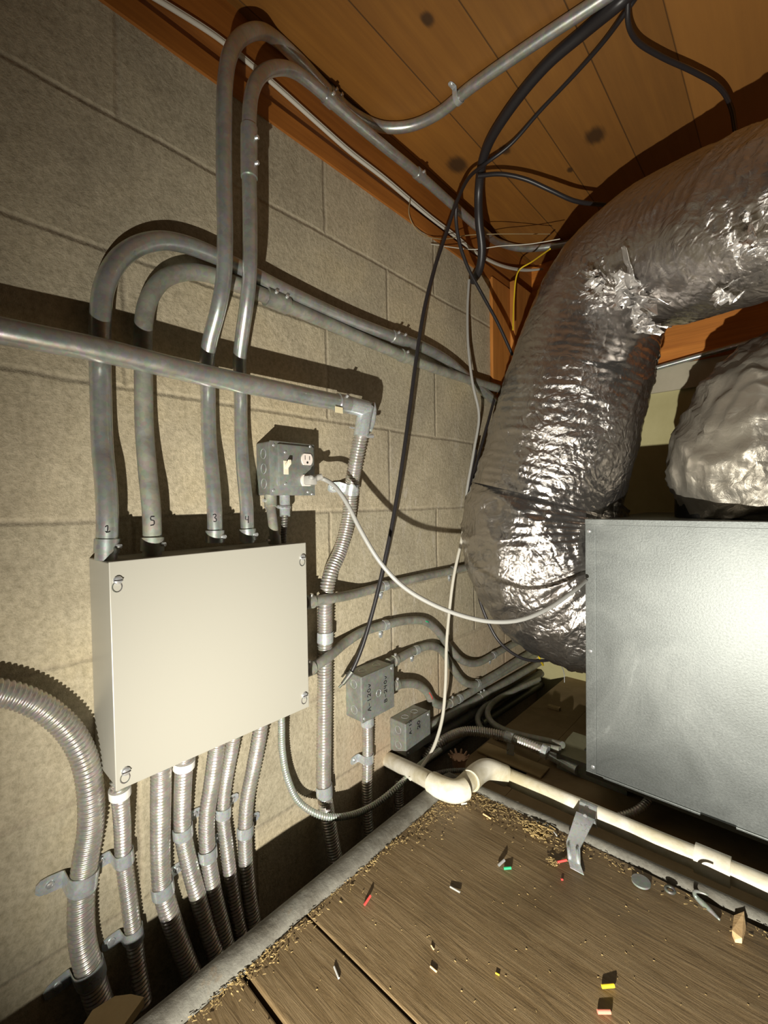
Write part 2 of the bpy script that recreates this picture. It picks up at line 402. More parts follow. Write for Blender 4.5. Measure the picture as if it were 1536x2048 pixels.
def strap(c, t, r, n, h, side, label, wid=.018, tab=.026, group=None, mt=None, twist=0, cat='strap', kerf=True):
    """one-hole strap round a tube of radius r whose axis (direction t) is h above a surface with normal n"""
    t = unit(t); n = unit(n); b = unit(np.cross(n, t))*side
    c = np.asarray(c, float)
    nn = unit(np.cross(t, b)); 
    if nn@n < 0: nn = -nn
    th = .0013; base = c-nn*h; g = r+.0006
    prof = [(g+tab, .0012, .45), (g+tab*.85, .0012, .85), (g+tab*.6, .0012, 1), (g+.004, .0012, 1), (g+.0008, .003, 1)]
    for k in range(0, 13):
        a = math.pi*k/12*1.08; prof.append((g*math.cos(a), h+g*math.sin(a) if k else h, 1.08 if 2 < k < 10 else 1))
    P0 = np.array([(x, y) for x, y, _ in prof]); d = np.gradient(P0, axis=0); d /= np.linalg.norm(d, axis=1)[:, None]+1e-9
    nr = np.stack([d[:, 1], -d[:, 0]], 1)
    V = []; Fc = []; m = len(prof)
    for i, (x, y, w) in enumerate(prof):
        for (sx, k) in ((-1, 0), (1, 0), (1, 1), (-1, 1)):
            q = P0[i]+nr[i]*th*k
            V.append(base+b*q[0]+nn*max(q[1], .0005)+t*sx*w*wid/2)
    for i in range(m-1):
        for k in range(4):
            l = (k+1) % 4; Fc.append((i*4+k, i*4+l, i*4+4+l, i*4+4+k))
    Fc.append((0, 1, 2, 3)); Fc.append(tuple(4*(m-1)+k for k in range(4)))
    T = thing('conduit_strap', base+b*(g+tab*.5), label, cat, group)
    part('strap_band', V, Fc, mt or M_ZINC, T, True, 35)
    sc = base+b*(g+tab*.52)+nn*.0024
    part('screw', *dome(sc, nn, .0052, .0035), M_STEEL, T, True, 30)
    return T
def marks(strokes, rr=.0009):
    """strokes: list of lists of 3D points"""
    return join(*[tube(np.array(s), rr, 6, .002, sm=0, raw=True) for s in strokes])
GL = {'A': [[(0, 0), (.5, 1), (1, 0)], [(.2, .4), (.85, .4)]], '-': [[(.15, .5), (.85, .5)]], '1': [[(.5, 1), (.5, 0)]],
      '2': [[(.05, .8), (.4, 1), (.85, .8), (.7, .45), (.05, .02), (.95, .05)]], '0': [[(.5, 1), (.1, .7), (.1, .3), (.5, 0), (.9, .3), (.9, .7), (.5, 1)]],
      'v': [[(.1, .55), (.4, 0), (.85, .6)]], 'B': [[(.1, 0), (.1, 1), (.7, .95), (.75, .6), (.15, .52), (.85, .4), (.8, .08), (.1, 0)]],
      '4': [[(.2, 1), (.1, .45), (.9, .45)], [(.75, 1), (.7, 0)]]}
def write(txt, org, du, dv, cw, ch, gap=.25):
    out = []; x = 0
    for c in txt:
        for s in GL[c]: out.append([np.asarray(org)+np.asarray(du)*(x+p*cw)+np.asarray(dv)*(q*ch) for p, q in s])
        x += cw*(1+gap)
    return out

# ================================================================ STRUCTURE
CZ = .942; YB = 1.735
struct('wall_left', *B((-.2, -1.4, -1.25), (0, YB, .768)), M_BLOCK)
struct('ceiling', *B((-.2, -1.4, CZ), (2.6, YB+.2, CZ+.05)), M_CEIL)
struct('trim_1', *B((-.2, -1.4, .768), (.006, YB, .806)), M_WOODY)            # sill plate over the blocks
struct('trim_2', *B((-.2, -1.4, .806), (-.008, YB, CZ)), M_WOODY)             # rim joist above it
struct('wall_back', *B((-.2, YB, -1.25), (2.6, YB+.2, .40)), M_YWALL)
struct('trim_3', *B((-.2, YB-.012, .37), (2.6, YB+.2, .452)), M_GWALL)
struct('trim_4', *B((-.2, YB-.004, .452), (2.6, YB+.2, CZ)), M_WOODX)
struct('trim_5', *join(B((0, 1.375, .36), (.012, YB, .775), .002), B((.012, 1.50, .40), (.030, YB, .80), .002)), M_WOODZ)
FZ = -.59
# raised platform the picture is taken from: boards with seams between them
def slab(name, y0, y1, z=FZ):
    V, Fc = B((.232, y0, z-.04), (2.3, y1, z), .0025); return struct(name, V, Fc, M_PLY)
slab('floor', .3925, .806); slab('floor_board_middle', .290, .3895); slab('floor_board_near', -1.4, .284, FZ-.003)
def bar(a, b, w, h, m, name, seg=8):
    """rounded edging bar between a and b, width w, top height h"""
    a = np.array(a, float); b = np.array(b, float); t = unit(b-a); s = unit(np.cross(t, [0, 0, 1])); n = 60; V = []; prof = []
    for k in range(seg+1):
        th = math.pi*k/seg; prof.append((-math.cos(th)*w/2, math.sin(th)*h))
    prof = [(-w/2, -.12)]+prof+[(w/2, -.12)]
    for i in range(n):
        c = a+(b-a)*i/(n-1)
        for (x, z) in prof:
            p = c+s*x+np.array([0, 0, z]); k = .0035*noise.noise(Vector(p*14)) ; V.append(p+s*k+np.array([0, 0, k]))
    m_ = len(prof); Fc = [(i*m_+j, i*m_+j+1, (i+1)*m_+j+1, (i+1)*m_+j) for i in range(n-1) for j in range(m_-1)]
    Fc += [tuple(range(m_)), tuple((n-1)*m_+j for j in range(m_))]
    o = struct(name, V, Fc, m)
    for p in o.data.polygons: p.use_smooth = True
    o.data.set_sharp_from_angle(angle=math.radians(50)); return o
bar((.209, -1.3, FZ-.002), (.213, .80, FZ-.002), .041, .012, M_KERB, 'trim_6')
bar((.20, .806, FZ-.008), (2.3, .90, FZ-.008), .028, .014, M_KERB, 'trim_7')
struct('floor_under', *B((-.2, -1.4, -1.25), (2.6, YB, -1.2)), M_GROUND)
FF = -.672
struct('floor_far', *join(B((.27, .84, FF-.04), (2.6, YB, FF), .002), B((.12, 1.115, FF-.04), (.27, YB, FF)), B((.12, .86, FF-.04), (.27, 1.035, FF)), B((.12, 1.035, FF-.04), (.16, 1.115, FF))), M_FAR)

# ================================================================ GREY ENCLOSURE
ex = .098; y0, y1, z0, z1 = .184, .506, -.360, -.053
T = thing('electrical_enclosure', (0, (y0+y1)/2, z0), 'large blank beige steel enclosure with four cover screws on the block wall', 'electrical box')
part('enclosure_body', *B((0, y0+.002, z0+.002), (ex-.003, y1-.002, z1-.002), .0015), M_PAINT, T)
cv = part('cover', *B((ex-.0025, y0, z0), (ex+.0005, y1, z1), .0011), M_PAINT, T)
for (px, py, ang) in ((234, 1168, .6), (604, 1120, .5), (250, 1550, .7), (608, 1396, .5)):
    c = P(px, py, 'x', ex+.0006)
    # keyhole slot: ring shaped outline and screw above it
    ring = []; 
    for k in range(15):
        a = 2*math.pi*k/14; ring.append(c+np.array([0.0004, .0058*math.cos(a), -.004+.0068*math.sin(a)]))
    sc = part('keyhole_slot', *tube(np.array(ring), .0007, 6, .001, raw=True, sm=0, cap=False), M_DARKM, T)
    h = c+np.array([0, .001, .005])
    V, Fc = dome(h, (1, 0, 0), .0058, .0042, 14); s2 = B(h+[.0035, -.0052, -.0006], h+[.0046, .0052, .0006])
    sw = part('cover_screw', V, Fc, M_STEEL, T, True, 30)
    part('screw_slot', *s2, M_SLOT, sw)

# ================================================================ SWITCH AND RECEPTACLE BOX
by0, by1, bz0, bz1, bd = .466, .568, .036, .136, .048
T = thing('switch_receptacle_box', (0, (by0+by1)/2, bz0), 'square galvanised box with ivory switch and outlet above the enclosure', 'electrical box')
part('box_body', *B((0, by0, bz0), (bd, by1, bz1), .003), M_BOX, T)
cvr = part('raised_cover', *join(B((bd, by0-.001, bz0-.001), (bd+.0018, by1+.001, bz1+.001), .0008), B((bd+.001, by0+.013, bz0+.016), (bd+.008, by1-.004, bz1-.004), .0035)), M_BOX, T, True, 40)
fx = bd+.008
def PB(px, py): return P(px, py, 'x', fx)
sw = PB(572, 935)
part('switch_yoke', *B(sw+[-.001, -.0055, -.013], sw+[.0012, .0055, .013], .0008), M_IVORY, T)
V, Fc = B((-.002, -.0035, -.004), (.013, .0035, .004), .001); V = [np.array(v) for v in V]
part('toggle', [sw+np.array([v[0], v[1], v[2]+v[0]*.8]) for v in V], Fc, M_IVORY, T)
for (px, py, covered) in ((613, 919, 0), (612, 961, 1)):
    c = PB(px, py); ln = []
    for k in range(28):
        a = 2*math.pi*k/28; yy = .0135*math.cos(a); zz = max(-.0112, min(.0112, .0145*math.sin(a))); ln.append((yy, zz))
    V = [c+np.array([-.001, y, z]) for y, z in ln]+[c+np.array([.0028, y*.97, z*.97]) for y, z in ln]
    Fc = [(k, (k+1) % 28, 28+(k+1) % 28, 28+k) for k in range(28)]+[tuple(range(28)), tuple(range(28, 56))]
    o = part('receptacle_face', V, Fc, M_WHITEP, T)
    if not covered:
        part('slot', *join(B(c+[.0022, -.0062, -.001], c+[.0031, -.005, .0075]), B(c+[.0022, .0045, -.001], c+[.0031, .006, .0065]), cyl(c+[.0022, 0, -.0062], c+[.0031, 0, -.0062], .0024, 12)), M_SLOT, o)
for (px, py) in ((547, 890), (620, 893), (616, 984), (624, 988), (547, 981), (570, 904), (571, 968)):
    part('cover_screw', *dome(P(px, py, 'x', bd+.0018 if px < 560 or py > 980 else fx), (1, 0, 0), .0028, .0018, 10), M_STEEL, T, True, 30)
for k in range(3):
    c = np.array([.026, by0, bz1-.022-.028*k]); r_ = []
    for j in range(15):
        a = 2*math.pi*j/14; r_.append(c+np.array([.0085*math.cos(a), -.0001, .0095*math.sin(a)]))
    part('knockout', *tube(np.array(r_), .0006, 6, .001, raw=True, sm=0, cap=False), M_ZINC, T)

# ================================================================ JUNCTION BOXES WITH MARKER WRITING
def jbox(name, x1, ya, yb_, za, zb, label):
    T = thing(name, (0, (ya+yb_)/2, za), label, 'electrical box')
    part('box_body', *B((0, ya, za), (x1-.0022, yb_, zb), .0025), M_BOX, T)
    part('cover_plate', *B((x1-.0022, ya-.001, za-.001), (x1, yb_+.001, zb+.001), .0008), M_BOX, T)
    for (y, z) in ((yb_-.007, zb-.008), (ya+.006, za+.008)):
        part('cover_screw', *dome((x1, y, z), (1, 0, 0), .0036, .002, 10), M_STEEL, T, True, 30)
    for (cx, cy, cz, nrm) in ((.028, ya, zb-.022, 'y'), (.028, ya, za+.022, 'y'), (.026, ya+.03, zb, 'z'), (.026, yb_-.03, zb, 'z')):
        r_ = []
        for j in range(15):
            a = 2*math.pi*j/14
            r_.append(np.array([cx+.0095*math.cos(a), cy+(.0095*math.sin(a) if nrm == 'z' else 0), cz+(.0095*math.sin(a) if nrm == 'y' else 0)]))
        part('knockout', *tube(np.array(r_), .0006, 6, .001, raw=True, sm=0, cap=False), M_ZINC, T)
    return T
T = jbox('junction_box', .055, .687, .794, -.475, -.372, 'larger galvanised junction box with marker writing, black cable above it')
cA = P(742, 1421, 'x', .0556); cB = P(774, 1403, 'x', .0556)
part('marker_writing', *marks(write('A-120v', cA, (0, 0, 1), (0, -1, 0), .0085, .011, .28), .0008), M_INK, T)
part('marker_writing', *marks(write('B-240v', cB, (0, 0, 1), (0, -1, 0), .0085, .010, .28), .0008), M_INK, T)
c = P(757, 1386, 'x', .055); V, Fc = [], []
part('centre_knockout', *tube(np.array([c+np.array([.0004, .0075*math.cos(a), .0085*math.sin(a)]) for a in np.linspace(0, 2*math.pi, 15)]), .0007, 6, .001, raw=True, sm=0, cap=False), M_ZINC, T)
T2 = jbox('junction_box', .055, .838, .937, -.620, -.537, 'smaller galvanised junction box lying lowest, just above the white pipe')
part('marker_writing', *marks(write('A-12', P(823, 1467, 'x', .0556), (0, 0, 1), (0, -1, 0), .0075, .009, .3), .0009)
     , M_INK, T2)
part('marker_writing', *marks(write('20', P(840, 1456, 'x', .0556), (0, 0, 1), (0, -1, 0), .010, .011, .1), .0011), M_INK, T2)

# ================================================================ RIGID METAL CONDUITS
def conduit(name, path, r, m, label, cpl=(), group=None, screws=True):
    """cpl: list of (px,py,length,extra radius,part name)"""
    c, s = centre(path); T = thing(name, c[0], label, 'conduit', group)
    part('tube', *tube(c, r, 22, .006, raw=True, sm=0), m, T, True, 60)
    for (px, py, L, er, nm) in cpl:
        i = near(c, px, py); q = sub(c, i, L)
        V, Fc = tube(q, r+er, 22, .004, raw=True, sm=0); cp = part(nm, V, Fc, M_EMT if m is not M_EMTD else M_EMTD, T, True, 50)
        if screws:
            tt = unit(q[-1]-q[0]); out = unit(CAM-q[len(q)//2]); out = unit(out-tt*(out@tt)); sd = unit(np.cross(tt, out)); o2 = unit(out*.6+sd*.8*(1 if sd[2] > 0 or abs(sd[2]) < .3 else -1))
            for k in (.25, .75) if L > .03 else (.5,):
                p0 = q[int(k*(len(q)-1))]+o2*(r+er-.001)
                part('set_screw', *cyl(p0, p0+o2*.006, .0032, 10), M_STEEL, cp, True, 30)
    return T, c
T1, C1 = conduit('metal_conduit', pts([(212, 1120, .052), (214, 1090, .052), (215, 1040, .052), (212, 970, .045), (205, 895, .028), (202, 800, .022), (200, 700, .022), (201, 630, .022), (208, 575, .022), (235, 522, .022), (275, 492, .022), (325, 481, .022), (375, 490, .022), (430, 512, .022), (500, 546, .022), (560, 577, .022), (680, 633, .022), (770, 668, .022), (840, 692, .02), (895, 722, .016), (940, 760, .016), (990, 803, .016)]),
    .0140, M_EMT, 'shiny conduit marked 1 rising left of the others and bending right', [(218, 1092, .022, .002, 'connector'), (796, 679, .055, .0018, 'coupling')])
T5, C5 = conduit('metal_conduit', pts([(304, 1115, .052), (305, 1085, .052), (303, 1020, .048), (296, 950, .035), (289, 860, .024), (287, 750, .02), (287, 650, .02), (297, 600, .02), (325, 560, .02), (365, 545, .02), (405, 546, .02), (450, 560, .02), (520, 588, .02), (640, 640, .02), (740, 684, .02), (850, 730, .02), (930, 757, .022), (1010, 781, .025)]),
    .0132, M_EMTD, 'dull stained conduit marked 5 bending right beneath the shiny one', [(555, 601, .05, .004, 'coupling'), (307, 1088, .02, .003, 'connector'), (808, 708, .022, .003, 'coupling')])
T3, C3 = conduit('metal_conduit', pts([(430, 1085, .052), (430, 1060, .052), (429, 1020, .050), (424, 950, .038), (418, 880, .026), (416, 780, .024), (414, 720, .03), (420, 680, .045), (436, 620, .075), (447, 560, .09), (450, 480, .097), (448, 350, .097), (448, 240, .097), (450, 170, .095), (458, 115, .085), (478, 78, .070), (512, 62, .058)])+pts([(552, 78, .925), (600, 122), (660, 185), (715, 232), (765, 254), (820, 252), (875, 228), (940, 176), (1060, 92), (1200, 0), (1260, -40)], 'z', .927),
    .0122, M_EMT, 'tallest conduit, marked 3, climbing to the ceiling then crossing to the right', [(668, 192, .035, .0022, 'coupling'), (436, 1072, .02, .003, 'connector')])
T4, C4 = conduit('metal_conduit', pts([(497, 1085, .052), (495, 1060, .052), (493, 1010, .048), (486, 940, .034), (482, 870, .025), (481, 780, .024), (479, 720, .03), (483, 680, .045), (493, 610, .075), (499, 550, .09), (500, 450, .095), (498, 320, .095), (499, 230, .093), (504, 185, .085), (522, 150, .07), (552, 136, .06), (585, 141, .05), (620, 165, .045), (680, 218, .045), (760, 286, .045), (835, 347, .045), (900, 405, .045), (960, 458, .05)])+pts([(1005, 488, .918), (1045, 497, .918), (1110, 492, .918), (1200, 470, .918)], 'z', .918),
    .0117, M_EMT, 'conduit marked 4 climbing beside the tallest one and running along the sill', [(497, 305, .085, .0018, 'coupling'), (655, 200, .022, .0026, 'coupling'), (838, 350, .025, .0024, 'coupling'), (502, 1068, .02, .003, 'connector')])
def ink_on(T, c, r, px, py, strokes, cw, ch):
    """write with pixel-sized strokes wrapped on the camera side of a tube"""
    i = near(c, px, py); ctr = c[i]; out = []
    tt = unit(c[min(i+3, len(c)-1)]-c[max(i-3, 0)]); tt = tt if tt[2] > 0 else -tt
    vw = unit(CAM-ctr); vw = unit(vw-tt*(vw@tt)); sd = unit(np.cross(tt, vw))
    for s in strokes:
        dense = crom([np.array([a, b, 0]) for a, b in s], 5); ln = []
        for a, b, _ in dense:
            ang = ((a-.5)*cw)/r+((px-PJ(ctr)[0])*.0008)/r*0
            ln.append(ctr+(r+.0002)*(math.cos(ang)*vw+math.sin(ang)*sd)+tt*(b-.5)*ch)
        out.append(ln)
    part('marker_number', *marks(out, .0008), M_INK, T)
ink_on(T1, C1, .0140, 222, 1056, [[(.1, .75), (.5, 1), (.45, .1), (.1, .15), (.35, 0), (1, .15)]], .006, .010)
ink_on(T5, C5, .0132, 307, 1042, [[(.9, 1), (.3, 1)], [(.3, .9), (.3, .62), (.8, .5), (.8, .1), (.2, 0)]], .008, .013)
ink_on(T3, C3, .0122, 434, 1036, [[(.1, .9), (.6, 1), (.8, .75), (.4, .55), (.85, .35), (.7, .05), (.2, .1)]], .007, .013)
ink_on(T4, C4, .0117, 499, 1040, [[(.2, 1), (.15, .5), (.8, .5)], [(.8, 1), (.75, 0)]], .007, .012)
# stubs below the receptacle box
conduit('metal_conduit', pts([(541, 990, .03), (541, 1010, .032), (545, 1040, .045), (549, 1075, .052), (550, 1095, .052)]), .0088, M_EMTD, 'short stub conduit between outlet box and enclosure, left one', [(543, 1003, .024, .0028, 'connector'), (551, 1080, .018, .0028, 'connector')])
T, cc = conduit('metal_conduit', pts([(569, 985, .036), (570, 1022, .04), (570, 1032, .042)]), .0100, M_ZINC, 'bright zinc connector under the outlet box above a thin armoured cable', [(570, 1015, .006, .0015, 'locknut')])
def flex(name, path, r, m, label, cpl=(), pitch=.0062, depth=.0028, seg=24, bush=None):
    c, s = centre(path); T = thing(name, c[0], label, 'flexible conduit')
    V, Fc = tube(c, r, seg, .006, flex=depth, pitch=pitch, raw=True, sm=0); part('armour', V, Fc, m, T, True)
    for (px, py, L, er, nm) in cpl:
        i = near(c, px, py); q = sub(c, i, L)
        part(nm, *tube(q, r+er, 22, .004, raw=True, sm=0), M_BUSH if nm == 'bushing' else M_ZINC, T, True, 50)
    return T, c
flex('armoured_cable', pts([(570, 1028, .042), (568, 1060, .046), (566, 1095, .05)]), .0062, M_DARKM, 'thin dark armoured cable dropping from outlet box into the enclosure', pitch=.005, depth=.0014, seg=14)
# big horizontal conduit with pulling elbow
pth = pts([(-60, 648, .052), (0, 661, .054), (200, 700, .06), (400, 748, .066), (600, 790, .073), (690, 808, .077), (722, 815, .079)])
T, CH = conduit('metal_conduit', pth, .0168, M_EMT, 'thick horizontal conduit crossing in front of the vertical conduits', [(684, 806, .03, .0022, 'connector')])
el = thing('pull_elbow', P(732, 815, 'x', .079), 'right angle conduit elbow joining thick pipe to flexible conduit', 'conduit fitting')
part('elbow_body', *join(tube(np.array(pts([(694, 809, .078), (732, 818, .080)])), .0180, 24, .01, raw=True, sm=0), tube(np.array(pts([(733, 812, .080), (727, 840, .078), (722, 872, .074)])), .0165, 24, .01, raw=True, sm=0)), M_ZINC, el, True, 50)
cvp = P(735, 830, 'x', .086)
ax_ = unit(P(735, 870, 'x', .07)-P(745, 800, 'x', .08))
part('elbow_cover', *tube(np.array(pts([(745, 806, .078), (748, 820, .081), (745, 845, .080), (738, 862, .077)])), .0065, 12, .004, raw=True, sm=2), M_ZINC, el, True)
part('cover_label', *B(P(678, 820, 'x', .094)-[.0003, .010, .006], P(678, 820, 'x', .094)+[.0004, .010, .006]), M_STICK, el)
sc0 = P(733, 872, 'x', .082); part('clamp_screw', *join(cyl(sc0, sc0+np.array([.004, .016, .001]), .0045, 10), cyl(sc0-np.array([0, .02, -.002]), sc0, .0022, 8)), M_STEEL, el, True, 30)
sc1 = P(708, 856, 'x', .076); part('clamp_screw', *cyl(sc1, sc1-np.array([0, .012, 0]), .0018, 8), M_STEEL, el, True, 30)
# runs leaving the enclosure to the right
conduit('metal_conduit', pts([(600, 1206, .05), (625, 1203, .05), (655, 1198, .046), (690, 1192, .03), (720, 1185, .016), (768, 1172, .014), (840, 1155, .014), (905, 1141, .014), (960, 1128, .014), (1010, 1115, .014)]), .0108, M_EMTD, 'upper conduit leaving the enclosure to the right, nearly straight', [(618, 1204, .02, .003, 'connector')])
TG, CG = conduit('metal_conduit', pts([(600, 1345, .05), (625, 1335, .05), (655, 1315, .042), (690, 1286, .022), (725, 1264, .014), (770, 1250, .014), (815, 1241, .014), (850, 1243, .014), (875, 1262, .014), (900, 1297, .014), (925, 1322, .014), (955, 1326, .014), (990, 1308, .014), (1030, 1286, .014), (1085, 1257, .014)]), .0108, M_EMTD, 'conduit with a high hump leaving the enclosure, green tape on it', [(618, 1338, .02, .003, 'connector')])
tape = P(849, 1241, 'x', .0255)
conduit('metal_conduit', pts([(775, 1326, .03), (790, 1321, .028), (830, 1300, .014), (862, 1292, .014), (885, 1303, .014), (903, 1333, .014), (925, 1362, .014), (950, 1369, .014), (985, 1352, .014), (1030, 1323, .014), (1085, 1290, .014)]), .0108, M_EMTD, 'humped conduit leaving the top right of the larger junction box', [(789, 1322, .014, .003, 'connector')])
TR, CR = conduit('metal_conduit', pts([(775, 1373, .03), (795, 1369, .028), (830, 1368, .022), (852, 1382, .016), (864, 1402, .014), (885, 1411, .014), (915, 1399, .014), (960, 1373, .014), (1020, 1337, .014), (1085, 1302, .014)]), .0110, M_EMTD, 'short curved conduit leaving the larger junction box, red mark on it', [(791, 1370, .014, .003, 'connector'), (905, 1404, .03, .002, 'coupling')])
for T_, c_, q_, L_, m_, nm_ in ((TG, CG, (848, 1243), .018, M_GREEN, 'green_tape_mark'), (TR, CR, (856, 1389), .035, M_RED, 'red_paint_mark')):
    i_ = near(c_, *q_); sg = sub(c_, i_, L_); cv_ = unit(CAM-sg[len(sg)//2])+np.array([0, 0, .55 if nm_[0] == 'r' else .1]); cv_ = unit(cv_)
    tt_ = unit(sg[-1]-sg[0]); cv_ = unit(cv_-tt_*(cv_@tt_)); part(nm_, *tube(sg+cv_*.0088, .0026, 8, .004, raw=True, sm=0), m_, T_, True)
for i, (a, b, r_, lb) in enumerate((((845, 1462), (1085, 1322), .0120, 'dark conduit low on the wall running into the corner, upper one'), ((850, 1485), (1085, 1345), .0135, 'dark conduit low on the wall running into the corner, middle one'), ((850, 1520), (1085, 1366), .0135, 'dark conduit low on the wall running into the corner, lowest one'))):
    conduit('metal_conduit', pts([(*a, .018), ((a[0]+b[0])/2, (a[1]+b[1])/2, .018), (*b, .018)]), r_, M_DARKM if i else M_EMTD, lb, [(((a[0]+b[0])/2), (a[1]+b[1])/2, .04, .002, 'coupling')])
for lb, q in (('outer of two bent conduits turning onto the far floor', [(1075, 1365, .04), (1010, 1392, .04), (965, 1418, .045), (955, 1438, .055), (962, 1456, .08), (985, 1470, .12), (1030, 1480, .2), (1075, 1490, .27), (1120, 1500, .33)]),
              ('inner of two bent conduits turning onto the far floor', [(1078, 1358, .06), (1030, 1380, .06), (988, 1404, .065), (975, 1424, .075), (982, 1443, .1), (1005, 1458, .14), (1050, 1472, .21), (1095, 1482, .28), (1125, 1490, .33)])):
    conduit('metal_conduit', pts(q, 'x'), .0085, M_EMTD, lb)

# ================================================================ FLEXIBLE CONDUITS
T, F0 = flex('flexible_conduit', pts([(-70, 1378, .03), (0, 1385, .03), (50, 1398, .03), (100, 1425, .03), (140, 1463, .032), (168, 1515, .034), (181, 1580, .034), (182, 1650, .03), (172, 1715, .024), (165, 1765, .021), (162, 1830, .021), (166, 1890, .021), (180, 1945, .022), (200, 2010, .025), (225, 2080, .03)]), .0170, M_FLEX, 'thickest flexible conduit sweeping in from the left edge and down')
T, F1 = flex('flexible_conduit', pts([(238, 1560, .055), (240, 1585, .054), (245, 1650, .03), (247, 1710, .018), (257, 1790, .017), (266, 1860, .017), (275, 1930, .02), (288, 2010, .03)]), .0118, M_FLEX, 'flexible conduit below the enclosure, first from the left corner', [(241, 1583, .012, .0025, 'bushing')])
T, F2 = flex('flexible_conduit', pts([(322, 1520, .055), (322, 1560, .05), (321, 1640, .03), (321, 1710, .02), (325, 1775, .02), (343, 1840, .022), (372, 1920, .03), (400, 1985, .04)]), .0150, M_FLEX, 'flexible conduit below the enclosure, second from the left')
T, F3 = flex('flexible_conduit', pts([(369, 1500, .055), (368, 1530, .052), (365, 1600, .03), (366, 1665, .02), (380, 1735, .02), (398, 1800, .022), (418, 1870, .03), (440, 1930, .04)]), .0137, M_FLEX, 'flexible conduit with white bushing, third below the enclosure', [(369, 1527, .014, .003, 'bushing')])
T, F4 = flex('flexible_conduit', pts([(436, 1470, .055), (432, 1505, .05), (423, 1570, .03), (414, 1630, .022), (415, 1700, .02), (426, 1775, .021), (441, 1840, .028), (455, 1900, .035)]), .0135, M_FLEX, 'flexible conduit below the enclosure, fourth from the left')
T, F5 = flex('flexible_conduit', pts([(470, 1460, .055), (464, 1495, .05), (452, 1560, .026), (446, 1625, .017), (453, 1690, .017), (462, 1760, .018), (474, 1830, .025), (485, 1880, .03)]), .0118, M_FLEX, 'flexible conduit below the enclosure, fifth from the left, thinner')
T, F6 = flex('flexible_conduit', pts([(524, 1430, .055), (518, 1475, .05), (506, 1540, .032), (494, 1600, .022), (490, 1665, .018), (492, 1730, .019), (500, 1800, .025), (508, 1850, .03)]), .0133, M_FLEX, 'flexible conduit below the enclosure, rightmost under its cover')
T, F9 = flex('flexible_conduit', pts([(724, 862, .072), (720, 880, .066), (711, 925, .05), (702, 980, .022), (698, 1030, .02), (683, 1095, .022), (660, 1150, .03), (651, 1200, .032), (650, 1270, .022), (649, 1370, .02), (648, 1480, .02), (648, 1580, .02), (654, 1622, .022), (665, 1690, .03), (680, 1760, .04)]), .0163, M_FLEX, 'long flexible conduit hanging from the elbow beside the enclosure')
T, F10 = flex('flexible_conduit', pts([(734, 1425, .028), (735, 1460, .026), (735, 1515, .018), (734, 1570, .018), (735, 1630, .02), (740, 1700, .03)]), .0128, M_FLEX, 'flexible conduit dropping from the larger junction box', [(733, 1441, .02, .003, 'connector')])
flex('armoured_cable', pts([(563, 1410, .05), (563, 1445, .05), (565, 1505, .035), (576, 1560, .03), (600, 1606, .035), (645, 1632, .062), (695, 1632, .08), (745, 1612, .09), (790, 1578, .11), (840, 1530, .11), (880, 1500, .10)]), .0070, M_FLEXG, 'thin greenish armoured cable looping low from the enclosure', pitch=.0052, depth=.0016, seg=16)
T, F8 = flex('flexible_conduit', pts([(850, 1518, .06), (880, 1485, .08), (930, 1463, .11), (985, 1467, .17), (1025, 1478, .22), (1060, 1490, .27), (1095, 1506, .315)]), .0130, M_FLEX, 'dark flexible conduit strapped to the far floor', [(1101, 1509, .03, .004, 'connector')])
flex('flexible_conduit', pts([(1236, 1634, 'z', -.655), (1258, 1628, 'z', -.65), (1280, 1617, 'z', -.64), (1300, 1596, 'z', -.63), (1310, 1570, 'z', -.62)]), .0085, M_FLEX, 'short bit of flexible conduit peeking out under the metal plenum')
flex('flexible_conduit', pts([(798, 1560, .03), (798, 1600, .03), (800, 1680, .04)]), .012, M_FLEX, 'dark flexible conduit in the gap below the white pipe')

# ---------------- straps
def wstrap(c, px, py, r, side, label, **kw):
    i = near(c, px, py); t = c[min(i+4, len(c)-1)]-c[max(i-4, 0)]; t = unit(t); t = t if t[2] > 0 or abs(t[2]) < .3 and t[1] > 0 else -t
    return strap(c[i], t, r, (1, 0, 0), c[i][0], side, label, **kw)
# side -1 = screw tab towards the left of the picture for an upright tube
fs = 'screwed strap holding '
wstrap(F0, 165, 1760, .0172, 1, 'upper strap on the thickest flexible conduit', wid=.024, tab=.033)
wstrap(F0, 179, 1943, .0172, 1, 'lower strap on the thickest flexible conduit', wid=.022, tab=.033)
wstrap(F1, 250, 1712, .0120, 1, 'upper strap on the first conduit below the enclosure', wid=.02)
wstrap(F1, 267, 1868, .0120, 1, 'lower strap on the first conduit below the enclosure', wid=.02)
wstrap(F2, 326, 1776, .0152, -1, 'strap on the second conduit below the enclosure')
wstrap(F3, 366, 1662, .0139, -1, 'strap on the third conduit below the enclosure')
wstrap(F4, 416, 1705, .0137, -1, 'strap on the fourth conduit below the enclosure')
wstrap(F5, 447, 1622, .0120, -1, 'strap on the fifth conduit below the enclosure')
wstrap(F6, 491, 1659, .0135, -1, 'strap on the rightmost conduit below the enclosure')
wstrap(F9, 702, 978, .0165, 1, 'strap on the long flexible conduit beside the outlet box', wid=.024, tab=.034)
wstrap(F9, 650, 1272, .0165, -1, 'strap on the long flexible conduit, middle height', wid=.022, tab=.012)
wstrap(F9, 648, 1580, .0165, -1, 'strap on the long flexible conduit near its foot', wid=.024, tab=.012)
wstrap(F10, 734, 1515, .0130, 1, 'strap on the flexible conduit under the larger junction box', wid=.02)
def hstrap(pa, pb, r, x, label, side=-1):
    a = P(*pa, 'x', x); b = P(*pb, 'x', x); t = unit(b-a); return strap((a+b)/2, t, r, (1, 0, 0), x, side, label, wid=.014, tab=.022)
